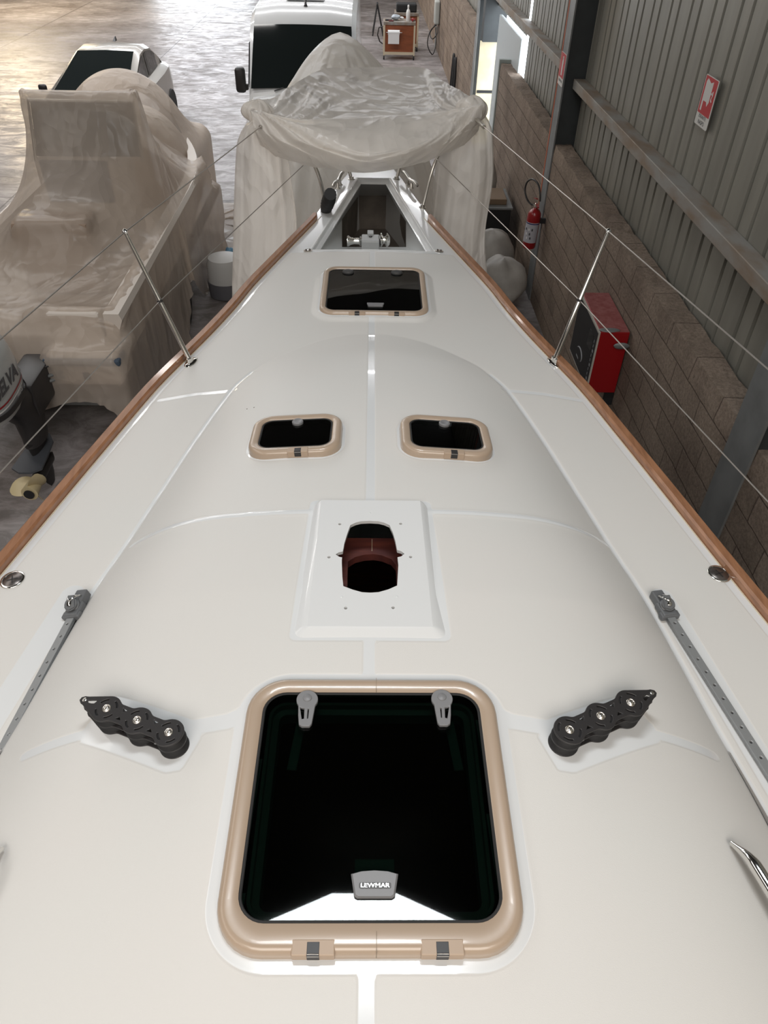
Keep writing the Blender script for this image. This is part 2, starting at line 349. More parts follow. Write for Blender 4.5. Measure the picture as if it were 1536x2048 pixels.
MB().box((-16.3, 46, 0), (-11.2, 46.3, 7.4)).box((-11.2, 46, 5.2), (-6.2, 46.3, 7.4)).box((-6.2, 46, 0), (3.4, 46.3, 7.4)).build('wall_far', WALLM, kind='structure')

def block_run(name, y0, y1, h=1.972, seed=0):
    r = np.random.RandomState(seed+5); n = max(2, int((y1-y0)/.125)); m_ = 16; W = .2
    prof = [(0, h*k/m_) for k in range(m_+1)]+[(W*k/3, h) for k in (1, 2, 3)]+[(W, 0)]
    rings = []
    for i in range(n+1):
        y = y0+(y1-y0)*i/n; ring = []
        for j, (x, z) in enumerate(prof):
            e = 1 if (0 < j) else 0
            jz = 0
            if j >= m_ and j < m_+4: jz = (r.rand()-.6)*.010+(-.012 if (i % 4 == 0) else 0)
            ring.append((x+(r.rand()-.5)*.005*e+(.012 if j == m_ else 0), y+(r.rand()-.5)*.006*(0 < i < n), z+jz))
        rings.append(ring)
    mb = MB(); mb.loft(rings, True, True); o = mb.build(name, BLOCKM, kind='structure'); o.matrix_world = WROT; return o
block_run('wall_right', -9, 3.50, seed=1)
block_run('wall_right', 3.72, 9.55, seed=2)
block_run('wall_right', 9.78, 14.15, seed=3)
block_run('wall_right', 17.75, 27.4, seed=4)
block_run('wall_right', 27.7, 46, seed=5)
def cladding(name, y0, y1, z0=0.0, z1=7.4):
    mb = MB(); pts = []; y = y0; k = 0
    while y < y1:
        for dx, dy in ((.0, 0), (.0, .20), (.035, .208), (.035, .238), (.0, .246), (.0, .38), (.035, .388), (.035, .418), (0, .426)):
            if y+dy < y1: pts.append((.235+dx, y+dy))
        y += .45
    mb.loft([[(x, y, z0) for x, y in pts], [(x, y, z1) for x, y in pts]], False, False)
    o = mb.build(name, CLAD, kind='structure', fix=False); o.matrix_world = WROT; return o
cladding('wall_right', -9, 3.55); cladding('wall_right', 3.68, 9.6); cladding('wall_right', 9.8, 13.3); cladding('wall_right', 17.7, 46)
cladding('wall_right', 13.36, 17.4, 2.47)
def column(i, y):
    mb = MB(); a, b = -.015, .36
    mb.box((a, y, 0), (a+.016, y+.30, 7.4)).box((b-.016, y, 0), (b, y+.30, 7.4)).box((a+.016, y+.14, 0), (b-.016, y+.16, 7.4))
    # dark plate added across the web recess facing the camera, to blacken it
    o = mb.build('trim_%d' % i, HGREY, kind='structure'); o.matrix_world = WROT
    p = MB().box((a+.02, y+.02, 0), (b-.02, y+.03, 7.4)).build('dark_recess_plate', DGREY, o)
    return o
column(1, 3.43); c2 = column(2, 9.5)
MB().box((-.019, 9.76, 1.0), (-.0155, 9.80, 7.3)).build('orange_stripe', ORANGE, c2, label='faded orange painted edge line')
column(3, 17.4); column(4, 27.4)
def rail(i, y0, y1, z=2.6):
    o = MB().box((.10, y0, z-.055), (.235, y1, z+.045), bev=.006).build('trim_%d' % i, HBEAM, kind='structure'); o.matrix_world = WROT
rail(5, 3.75, 9.5, 2.62); rail(6, 9.8, 17.4, 2.66); rail(7, -9, 3.4, 2.6); rail(8, 17.7, 46, 2.7)

# doorway in the right wall beyond the blockwork: lit opening, white leaf ajar
o = MB().box((.17, 13.45, 0), (.225, 15.9, 2.42), bev=.004).build('door_1', mat('door_white', (.50, .54, .55), .4), kind='structure'); o.matrix_world = WROT
o = MB().box((.0, 16.9, 0), (.42, 16.95, 1.85)).build('door_2', mat('sunlit_door_leaf', (.70, .60, .40), .5, var=.3, vscale=3), kind='structure'); o.matrix_world = WROT  # yellow base colour paints in the sunlight on a white door
MB().box((.02, 16.88, .95), (.40, 16.90, 1.0)).build('door_bar', BLACKM, o)
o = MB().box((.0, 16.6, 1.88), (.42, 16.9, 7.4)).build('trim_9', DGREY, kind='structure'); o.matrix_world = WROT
o = MB().box((-.02, 14.16, 0), (.17, 14.24, 2.02)).build('trim_10', mat('pale_green_frame', (.36, .40, .38), .5), kind='structure'); o.matrix_world = WROT
l = area('doorway_daylight', (wx(15)+.75, 15.6, 1.6), (1.2, 1.6), (0, R_(90), R_(40)), 13, (1, .80, .48))

# ------------------------------------------------------------------ our sailboat: surface functions
def interp_smooth(xs, ys, sig):
    g = np.linspace(min(xs), max(xs), 1600); v = np.interp(g, xs, ys); k = int(sig/(g[1]-g[0])); ker = np.hanning(2*k+3); ker /= ker.sum()
    p = len(ker)//2; vp = np.concatenate([2*v[0]-v[1:p+1][::-1], v, 2*v[-1]-v[-p-1:-1][::-1]])
    return g, np.convolve(vp, ker, 'valid')
_hg = interp_smooth([-2.6, -1, 0, 1, 1.75, 1.98, 2.43, 3.1, 3.6, 3.94, 4.16, 5.24, 6.1, 6.5, 6.75], [2.02, 1.93, 1.80, 1.60, 1.402, 1.345, 1.237, 1.07, .90, .80, .752, .415, .215, .10, .012], .22)
def hw(y): return np.interp(y, _hg[0], _hg[1])
_s = [0, .2, .42, .55, .693, .877, 1.109, 1.253, 1.342, 1.43, 1.525, 1.61, 1.9, 2.4]
_w = [0, .2, .41, .545, .645, .725, .83, .905, .965, 1.005, 1.045, 1.097, 1.21, 1.36]
_sg = interp_smooth(_s, _w, .05)
def cw(y):
    s = np.sqrt(np.clip(3.56-np.asarray(y, float), 0, None)); return np.interp(s, _sg[0], _sg[1])*np.clip(s/.02, 0, 1)
def edge(y): return 2.52+.02*np.clip(np.asarray(y, float)-1, 0, None)
def zdeck(x, y):
    x = np.asarray(x, float); y = np.asarray(y, float); h = np.maximum(hw(y), .01)
    z = edge(y)+.05*np.minimum(1, h/1.2)*(1-np.clip(np.abs(x)/h, 0, 1)**2)
    c = np.maximum(cw(y), 1e-4); t = np.clip(np.abs(x)/c, 0, 1); s = np.clip((3.56-y)/2.0, 0, 1)
    p = 2.3+2.2*s
    return z+.222*s*(1.55-.55*s)*(1-t**p)
def hit(px, py, dz=0):
    d = ray(px, py); t = (2.6-CAM[2])/d[2]
    for _ in range(30):
        q = CAM+d*t; zt = float(zdeck(q[0], q[1]))+dz; t += (zt-q[2])/d[2]*.8
    return CAM+d*t
def nrm(x, y):
    e = .02; gx = (zdeck(x+e, y)-zdeck(x-e, y))/(2*e); gy = (zdeck(x, y+e)-zdeck(x, y-e))/(2*e)
    v = Vector((-float(gx), -float(gy), 1)); return v.normalized()
def mir(pl): return [(1479-x, y) for x, y in pl]
def segd(X, Y, pl):
    d = np.full(X.shape, 9.)
    for a, b in zip(pl[:-1], pl[1:]):
        a = np.array(a[:2]); b = np.array(b[:2]); ab = b-a
        t = np.clip(((X-a[0])*ab[0]+(Y-a[1])*ab[1])/(ab@ab), 0, 1); d = np.minimum(d, np.hypot(X-a[0]-t*ab[0], Y-a[1]-t*ab[1]))
    return d
def polyd(X, Y, pl):
    d = segd(X, Y, list(pl)+[pl[0]]); ins = np.zeros(X.shape, bool); n = len(pl)
    for i in range(n):
        x0, y0 = pl[i][:2]; x1, y1 = pl[(i+1) % n][:2]
        c = ((y0 > Y) != (y1 > Y)) & (X < (x1-x0)*(Y-y0)/((y1-y0)+1e-12)+x0); ins ^= c
    return np.where(ins, -d, d)

HATCHES = [  # centre x, y, width, length, corner radius
    ('big', .008, .880, .660, .680, .105), ('front', .012, 4.045, .605, .600, .085),
    ('port', -.298, 2.435, .365, .300, .085), ('star', .300, 2.435, .365, .300, .085)]
PAD = [(-.192, 1.985), (.194, 1.985), (.218, 1.385), (-.212, 1.385)]
LOCK = [(-.392, 4.672), (.400, 4.672), (.128, 6.045), (-.120, 6.045)]

blocks_pad = [(232, 1392), (385, 1440), (402, 1475), (362, 1540), (330, 1545), (160, 1485), (172, 1452)]
bp_l = [hit(*q) for q in blocks_pad]; bp_r = [hit(*q) for q in mir(blocks_pad)]
arc1 = [(862, 1024), (1000, 1031), (1130, 1052), (1215, 1092)]; sidel = [(1008, 779), (1085, 788), (1160, 801)]
lines = []
for pl, wd in ((arc1, .011), (mir(arc1), .011), (sidel, .012), (mir(sidel), .012), ([(480, 1432), (455, 1443), (380, 1456)], .022), (mir([(480, 1432), (455, 1443), (380, 1456)]), .022),
               ([(165, 1470), (110, 1487), (50, 1512)], .014), (mir([(165, 1470), (110, 1487), (50, 1512)]), .014)):
    lines.append(([hit(*q) for q in pl], wd))

sailboat = empty('sailboat', (0, 1, 0), 'white sailing yacht hauled out with teak toe rails and empty mast opening', 'sailboat')

def build_deck():
    ys = np.concatenate([np.arange(-2.6, .3, .06), np.arange(.3, 3.7, .0095), np.arange(3.7, 6.74, .012)]); nx = 301
    tt = np.linspace(-1, 1, nx); Y, T = np.meshgrid(ys, tt, indexing='ij'); X = T*hw(Y); Z = zdeck(X, Y)
    rows, cols = Y.shape; vid = np.arange(rows*cols).reshape(rows, cols)
    # distance from glossy strips
    D = np.abs(X)-.016; D = np.where(Y > 4.64, 9, D)
    for pl, wd in lines: D = np.minimum(D, segd(X, Y, pl)-wd)
    D = np.minimum(D, polyd(X, Y, bp_l)); D = np.minimum(D, polyd(X, Y, bp_r))
    D = np.minimum(D, (hw(Y)-np.abs(X))-.085)
    D = np.minimum(D, np.abs(np.abs(X)-cw(Y)*1.0)+np.where(Y > 3.2, 9, 0)-.012)
    trk = [hit(1325, 1195), hit(1536, 1545)]; d_ = trk[1]-trk[0]; tl = [trk[0], trk[0]+d_*3]
    D = np.minimum(D, np.minimum(segd(X, Y, tl), segd(X, Y, [(-p[0], p[1]) for p in tl]))-.04)
    for n, cx, cy, w_, l_, r_ in HATCHES:
        rr = r_+.01; qx = np.abs(X-cx)-w_/2+rr; qy = np.abs(Y-cy)-l_/2+rr
        D = np.minimum(D, np.hypot(np.maximum(qx, 0), np.maximum(qy, 0))+np.minimum(np.maximum(qx, qy), 0)-rr-(.028 if n == 'big' else .012))
    D = np.minimum(D, polyd(X, Y, PAD)-.02)
    D = np.where(Y > 4.62, np.minimum(D, 4.62-Y+.02), D)
    # raised moulding ridge under front hatch
    n, cx, cy, w_, l_, r_ = HATCHES[1]; qx = np.abs(X-cx)-w_/2+.1; qy = np.abs(Y-cy)-l_/2+.1
    sd = np.hypot(np.maximum(qx, 0), np.maximum(qy, 0))+np.minimum(np.maximum(qx, qy), 0)-.1
    Z = Z+.016*(1-np.clip((sd-.012)/.035, 0, 1)**1.0*1)*(sd < .047)
    sdp = polyd(X, Y, PAD)
    # moulded recess line of the coachroof foot
    g = np.abs(np.abs(X)-cw(Y)); Z = Z-.004*np.exp(-(g/.010)**2)*np.clip((3.5-Y)/.6, 0, 1)
    Z = Z+.004*np.exp(-(segd(X, Y, lines[0][0])/.014)**2)+.004*np.exp(-(segd(X, Y, lines[1][0])/.014)**2)
    V = np.stack([X, Y, Z], -1).reshape(-1, 3)
    # holes
    xc = (X[:-1, :-1]+X[1:, 1:])/2; yc = (Y[:-1, :-1]+Y[1:, 1:])/2; keep = np.ones(xc.shape, bool)
    for n, cx, cy, w_, l_, r_ in HATCHES: keep &= ~((np.abs(xc-cx) < w_/2-.05) & (np.abs(yc-cy) < l_/2-.05))
    keep &= polyd(xc, yc, PAD) > -.03
    keep &= polyd(xc, yc, LOCK) > -.004
    i, j = np.nonzero(keep); F_ = np.stack([vid[i, j], vid[i, j+1], vid[i+1, j+1], vid[i+1, j]], 1)
    me = bpy.data.meshes.new('deck'); me.vertices.add(len(V)); me.vertices.foreach_set('co', V.ravel())
    me.loops.add(F_.size); me.loops.foreach_set('vertex_index', F_.ravel().astype(np.int32)); me.polygons.add(len(F_))
    me.polygons.foreach_set('loop_start', np.arange(0, F_.size, 4, dtype=np.int32)); me.update(calc_edges=True)
    at = me.attributes.new('smooth_dist', 'FLOAT', 'POINT'); at.data.foreach_set('value', np.clip(D, -1, 1).ravel().astype(np.float32))
    me.polygons.foreach_set('use_smooth', [True]*len(me.polygons)); me.update()
    return link('deck', me, DECKM, sailboat, False, fix=False, label='white moulded deck with cream non-skid fields')
deck = build_deck()

# hull below the deck edge
def build_hull():
    ys = np.concatenate([np.arange(-2.6, 6.0, .2), np.arange(6.0, 6.75, .06), [6.748]]); rings = []
    for y in ys:
        h = float(hw(y)); e = float(edge(y)); k = min(1, (6.75-y)/3.0); kb = max(0, k)**.6
        side = [(h, e), (h+.006, e-.02), (h+.02*kb, e-.35), (h*.97, 1.75), (h*.85, 1.30), (h*.55, 1.30-.45*kb), (h*.2, 1.25-.62*kb), (0, 1.25-.70*kb)]
        rings.append([(x, y, z) for x, z in side]+[(-x, y, z) for x, z in side[::-1][1:]])
    mb = MB(); mb.loft(rings, False, False)
    n = len(rings[0]); mb.f.append(tuple(range(n)))
    return mb.build('hull', GEL, sailboat, True)
build_hull()
kb = MB(); kb.loft([[(x*s, y, z) for x, y in ((.0, -.9), (.09, -.5), (.10, .2), (.05, .9), (0, 1.1), (-.05, .9), (-.10, .2), (-.09, -.5))] for z, s in ((.0, 1.5), (.25, 1.3), (.30, .8), (.9, .9))])
kb.build('keel', GREYP, sailboat, True)
MB().box((-1.2, -2.2, 1.02), (1.2, 3.6, 1.05)).build('cabin_sole', MAHOG, sailboat)

# toe rails
def toe_rail(sd):
    ys = np.arange(-2.6, 5.30, .05); rings = []
    for y in ys:
        h = float(hw(y)); e = float(edge(y)); t = .048 if y < 5.2 else .03
        o_ = h+.004; i_ = h-t
        rings.append([(sd*x, y, z) for x, z in ((i_, e-.004), (i_+.002, e+.028), (i_+.010, e+.036), (o_-.010, e+.036), (o_, e+.027), (o_+.002, e-.012))])
    mb = MB(); mb.loft(rings); return mb.build('toe_rail', TEAK, sailboat, 30, label='teak toe rail along the %s deck edge' % ('right' if sd > 0 else 'left'))
toe_rail(1); toe_rail(-1)
# hairline joint and sealant along the rail
for sd in (1, -1):
    ys = np.arange(-2.6, 5.28, .06)
    MB().tube([(sd*(float(hw(y))-.052), y, float(zdeck(hw(y)-.052, y))+.001) for y in ys], .0022, 5).build('sealant_line', CREAM, sailboat)

# dark coachroof side windows
for sd in (1, -1):
    ys = np.arange(-.9, 1.17, .05); rings = []
    for y in ys:
        c = float(cw(y)); ring = []
        th = .35+.65*min(1, (1.17-y)/.35)
        for k in range(5):
            t = 1-(.006+.030*th*k/4)
            x = c*t; z = float(zdeck(x, y)); n = nrm(x, y); ring.append((sd*(x+n.x*.003), y, z+n.z*.003))
        rings.append(ring)
    mb = MB(); mb.loft(rings, False, False); mb.build('side_window', mat('brown_acrylic', (.05, .028, .018), .12, coat=.4), sailboat, True, label='long dark brown side window of the coachroof')

# mast pad
def mast_pad():
    px = [(600, 300), (645, 278), (690, 267), (765, 263), (840, 267), (890, 279), (935, 300), (965, 370), (985, 440), (1000, 512), (1035, 522), (1062, 545), (1035, 566), (1003, 574), (1010, 640), (1000, 815), (925, 848), (840, 872), (765, 876), (700, 872), (620, 850), (540, 820), (532, 740), (527, 600), (530, 575), (505, 570), (475, 550), (500, 532), (535, 525), (550, 450), (575, 370)]
    zt = float(zdeck(0, 1.7))+.016
    hole = [P(560+x/4.267, 980+y/4.267, zt)[:2] for x, y in px]
    small = [(510, 291), (1030, 288), (418, 573), (1115, 571), (560, 1007), (965, 1004)]
    hs = [circ(*P(560+x/4.267, 980+y/4.267, zt)[:2], .0052, 10) for x, y in small]
    top = [(-.172, 1.972), (.174, 1.972), (.178, 1.44), (-.170, 1.44)]; top = [(-.172, 1.972), (.174, 1.972), (.186, 1.405), (-.180, 1.405)]
    zt_f = zt
    o = plate('mast_pad', top, [hole]+hs, zt-.012, zt, GEL, sailboat, label='raised white pad with open mast hole')
    bev = MB(); out = [(-.200, 1.992), (.202, 1.992), (.232, 1.368), (-.226, 1.368)]
    def ring(pl, z, r):
        v = []
        for k in range(4):
            a, b, c = [np.array(pl[q % 4]) for q in (k-1, k, k+1)]
            for t in np.linspace(0, 1, 5):
                p0 = b+(a-b)/np.linalg.norm(a-b)*r; p1 = b+(c-b)/np.linalg.norm(c-b)*r
                v.append(tuple((1-t)**2*p0+2*t*(1-t)*b+t*t*p1))
        return [(x, y, z if z is not None else float(zdeck(x, y))-.004) for x, y in v]
    bev.loft([ring(out, None, .03), ring([(-.185, 1.978), (.187, 1.978), (.205, 1.39), (-.199, 1.39)], zt-.006, .02), ring(top, zt, .006)], True, False)
    bev.build('pad_edge', GEL, o, 60)
    for x, y in ((525, 910), (995, 908), (765, 195)):
        q = P(560+x/4.267, 980+y/4.267, zt); MB().lathe([(.0045, 0), (.0035, .001), (0.001, .0012)], 10, Matrix.Translation(q)).build('screw_plug', GELIN, o)
    # mahogany collar plate seen through the opening
    zc = zt-.125
    def Q(x, y, z): return tuple(P(560+x/4.267, 980+y/4.267, z)[:2])
    arch = [Q(x, y, zc) for x, y in ((575, 900), (575, 700), (580, 610), (640, 572), (720, 552), (800, 547), (870, 558), (950, 590), (990, 640), (1000, 900))]
    xs = Q(400, 408, zc); xe = Q(1140, 408, zc); xb = Q(400, 980, zc)
    plate('mast_collar', [(xs[0], xs[1]), (xe[0], xs[1]), (xe[0], xb[1]), (xs[0], xb[1])], [arch], zc-.03, zc, MAHOG, sailboat, label='mahogany collar below the mast hole')
    q = P(560+785/4.267, 980+470/4.267, zc); MB().box((q[0]-.0007, q[1]-.03, zc), (q[0]+.0007, q[1]+.03, zc+.0005)).build('pencil_mark', CREAM, bpy.data.objects['mast_collar'])
mast_pad()

# hatches
def hatch(kind, cx, cy, w_, l_, r_):
    big = kind == 'big'; small = kind in ('port', 'star')
    z0 = float(zdeck(cx, cy)); n = nrm(cx, cy)
    if small:
        n = Vector((n.x*.9, n.y, n.z)).normalized()
    M = frame((cx, cy, z0), (1, 0, -n.x/n.z), n)
    lo = -.035; H = .030 if big else .032 if kind == 'front' else .029
    fw = .044 if big else .034 if kind == 'front' else .038
    bw = fw*1.35 if big else fw*1.1     # wider sill on the hinge side
    def ring(d, z, extra=0):
        a = rrect(w_-2*d, l_-2*d, max(.012, r_-d), 8)
        return [(x, y+(extra if y < 0 else 0), z) for x, y in a]
    rings = [ring(-.004, lo), ring(0, .004), ring(.0, H*.45), ring(.003, H*.78), ring(.011, H*.97), ring(.018, H), ring(fw*.86, H*.93, (bw-fw)*.5), ring(fw, H*.80, bw-fw), ring(fw+.001, H*.42, bw-fw)]
    lab = {'big': 'large square hatch with beige frame nearest the camera', 'front': 'foredeck hatch with beige frame', 'port': 'small hatch left of the centreline', 'star': 'small hatch right of the centreline'}[kind]
    mb = MB(); mb.loft(rings, True, False, M); fr = mb.build('hatch', BEIGE, sailboat, 50, label=lab)
    def inner(d, z): return [(x, y+((bw-fw) if y < 0 else 0), z) for x, y in rrect(w_-2*d, l_-2*d, max(.012, r_-d), 8)]
    mb = MB(); mb.loft([inner(fw-.002, H*.50), inner(fw-.002, H*.50+.006)], True, True, M); mb.build('lens', ACRYL, fr)
    mb = MB(); mb.loft([inner(fw-.001, H*.50+.007), inner(fw+.005, H*.50+.0085), inner(fw+.007, H*.50+.0062)], True, False, M); mb.build('seal', RUBBER, fr, 50)
    # inner liner ring seen under the lens
    k = mat('hatch_liner', (.42, .46, .42), .4)
    mb = MB(); mb.loft([inner(fw+.014, -.004), inner(fw+.022, -.004), inner(fw+.024, -.02), inner(fw+.040, -.024), inner(fw+.042, -.06)], True, False, M); mb.build('inner_liner', k, fr, 50)
    Hz = H*.5+.006
    def knob_handle(hx, hy, s=1, flip=1):
        out = []
        for a in np.linspace(-40, 220, 22): out.append((.027*math.cos(R_(a)), .027*math.sin(R_(a))))
        out += [(-.0185, -.050), (-.015, -.075), (-.008, -.080), (.010, -.080), (.015, -.073)]
        out = [(x*s*flip, y*s) for x, y in out]
        h1 = [(-.0195, -.022), (-.004, -.027), (-.003, -.060), (-.011, -.062)]; h2 = [(.0015, -.027), (.0085, -.027), (.0075, -.060), (.0025, -.060)]
        hs = [[(x*s*flip, y*s) for x, y in h] for h in (h1, h2)]
        T = M @ Matrix.Translation((hx, hy, Hz))
        o = plate('handle', out, hs, .001, .011, GREYP, fr, T, .0015, label='grey teardrop handle')
        MB().lathe([(.012*s, .011), (.011*s, .013), (.007*s, .0145), (.002*s, .015)], 20, T @ Matrix.Translation((0, .004, 0))).build('knob_cap', GREYP, fr, True)
        return o
    if big:
        knob_handle(-.171, .268, 1, 1); knob_handle(.187, .272, 1, -1)
        for hx, rz in ((-.185, 6), (.205, -6)):
            MB().box((-.012, -.14, -.004), (.012, 0, .0), M @ Matrix.Translation((hx, .225, -.005)) @ Matrix.Rotation(R_(-rz), 4, 'Z'), bev=.001).build('inner_lever', mat('lever_green_grey', (.35, .46, .42), .5), fr)
        MB().box((-.045, -.09, -.01), (.045, 0, -.002), M @ Matrix.Translation((.008, -.135, 0)), bev=.002).build('inner_catch', MATS['lever_green_grey'], fr)
        sx = .5; pl = [(-.052, .022), (-.030, .028), (0, .030), (.030, .028), (.052, .022), (.044, -.024), (.038, -.028), (-.038, -.028), (-.044, -.024)]
        T = M @ Matrix.Translation((.008, -.203, Hz))
        MB().prism(pl, 0, .010, T, bev=.004).build('centre_catch', GREYP, fr, label='grey trapezoid catch with maker name')
        MB().prism(rrect(.070, .013, .004), .010, .0105, T @ Matrix.Translation((.001, -.004, 0))).build('name_plate', mat('name_recess', (.10, .10, .10), .5), fr)
        textmesh('lettering', 'LEWMAR', .0125, CHROME, fr, T @ Matrix.Translation((.001, -.004, .0106)), ext=.0004, sx=1.25)
    elif kind == 'front':
        for hx in (-.155, .135):
            MB().lathe([(.030, 0), (.030, .007), (.026, .012), (.008, .013)], 24, M @ Matrix.Translation((hx, .225, Hz)) @ Matrix.Diagonal((1.15, .8, 1, 1))).build('knob', mat('dark_knob', (.045, .045, .045), .5), fr, True)
        MB().prism([(-.048, .018), (.048, .018), (.040, -.018), (-.040, -.018)], 0, .008, M @ Matrix.Translation((.008, -.195, Hz)), bev=.003).build('centre_catch', GREYP, fr)
    else:
        MB().lathe([(.023, 0), (.023, .008), (.019, .012), (.012, .012), (.009, .010), (.003, .010)], 24, M @ Matrix.Translation((.0, .082, Hz))).build('knob', GREYP, fr, True)
    hinges = [(-.125,), (.125,)] if not small else [(.0,)]
    sgn = {'big': (-.118, .148), 'front': (-.093, .123), 'port': (.02,), 'star': (.02,)}[kind]
    for hx in sgn:
        T = M @ Matrix.Translation((hx, -l_/2+.012, H*.52)); L_ = .032 if small else .036
        h = MB().box((-L_*1.25, -.016, -.012), (L_*1.25, .016, .0145), T, bev=.003).build('hinge', HINGEM, fr)
        g = MB().box((-.013, -.0170, -.009), (.013, .010, .0150), T, bev=.001); g.build('hinge_slot', BLACKP, fr)
        MB().tube([(-.012, -.013, .011), (.012, -.013, .011)], .0045, 8, T).build('hinge_pin', CHROME, fr)
    # frame joint line
    if big:
        for yy in (l_/2-.022, -l_/2+.022):
            MB().box((-.0005, -.022, 0), (.0005, .020, H*1.012), M @ Matrix.Translation((.012, yy, 0))).build('frame_joint', mat('joint_line', (.25, .19, .13), .6), fr)
for h_ in HATCHES: hatch(*h_)

# anchor locker
def locker():
    def lp(pl, ins):
        c = np.mean(np.array(pl), 0); n = len(pl); P2 = [np.array(p, float) for p in pl]; out = []
        for i in range(n):
            a, b, c_ = P2[i-1], P2[i], P2[(i+1) % n]
            e1 = (b-a)/np.linalg.norm(b-a); e2 = (c_-b)/np.linalg.norm(c_-b)
            n1 = np.array([e1[1], -e1[0]]); n2 = np.array([e2[1], -e2[0]])
            s = 1 if np.dot(n1, c-b) > 0 else -1; n1 *= s; n2 *= s
            out.append(b+(n1+n2)/(1+n1@n2)*ins)
        return out
    base = [(-.392, 4.672), (-.2, 4.664), (0, 4.66), (.2, 4.664), (.400, 4.672), (.128, 6.045), (-.120, 6.045)]
    def rg(ins, dz): return [(x, y, float(zdeck(x, y))+dz) for x, y in lp(base, ins)]
    def flat(pl, z): return [(x, y, z) for x, y in pl]
    o = MB().loft([rg(-.012, .0005), rg(.0, .003), rg(.004, -.002), rg(.006, -.028), rg(.030, -.032), rg(.034, -.036)], True, False).build('anchor_locker', GEL, sailboat, 30, label='open anchor locker recess at the bow')
    i1 = lp(base, .034); z1 = 2.36
    inn = [P(684, 494, z1), P(715, 494, z1), P(748, 494, z1), P(780, 494, z1), P(812, 494, z1), P(812, 439, z1), P(778, 391, z1), P(717, 391, z1), P(684, 439, z1)]
    # side walls: stepped from rim to inner opening
    rim = [tuple(rg(.034, -.036)[k]) for k in range(7)]
    A = lambda k: Vector(rim[k]); i_ = [Vector(p) for p in inn]
    v = [A(0), A(1), A(2), A(3), A(4), A(5), A(6)]+i_
    f = [(0, 1, 8, 7), (1, 2, 9, 8), (2, 3, 10, 9), (3, 4, 11, 10), (4, 5, 13, 12), (4, 12, 11), (5, 6, 14, 13), (6, 0, 15, 14), (0, 7, 15)]
    MB().add(v, f).build('locker_wall', GELIN, o)
    MB().loft([[tuple(p) for p in i_], [(p.x, p.y, 2.08) for p in i_]], True, False).build('locker_well', DARKBOT, o)
    MB().add([(p.x, p.y, 2.08) for p in i_], [tuple(range(9))]).build('locker_floor', DARKBOT, o)
    # windlass
    c = P(741, 474, 2.52); T = Matrix.Translation(c)
    wl = MB().box((-.062, -.075, -.14), (.062, .055, .0), T, bev=.008).box((-.022, .03, -.14), (.022, .10, .012), T, bev=.004).build('windlass', mat('windlass_grey', (.33, .34, .34), .4), sailboat, label='grey windlass with chrome drums inside the anchor locker')
    MB().lathe([(.012, 0), (.012, .004), (.009, .006)], 16, T @ Matrix.Translation((0, .005, .0))).build('deck_button', BLACKP, wl)
    X = Matrix.Rotation(R_(90), 4, 'Y')
    MB().lathe([(.030, 0), (.034, .01), (.022, .018), (.020, .05), (.026, .075), (.036, .09), (.036, .10), (.02, .10)], 24, T @ Matrix.Translation((-.062, 0, -.03)) @ Matrix.Rotation(R_(-90), 4, 'Y')).build('rope_drum', CHROME, wl, 40)
    MB().lathe([(.03, 0), (.046, .008), (.048, .016), (.024, .028), (.024, .038), (.048, .05), (.046, .058), (.03, .07), (.02, .074)], 24, T @ Matrix.Translation((.062, 0, -.02)) @ X).build('chain_gypsy', CHROME, wl, 40)
locker()

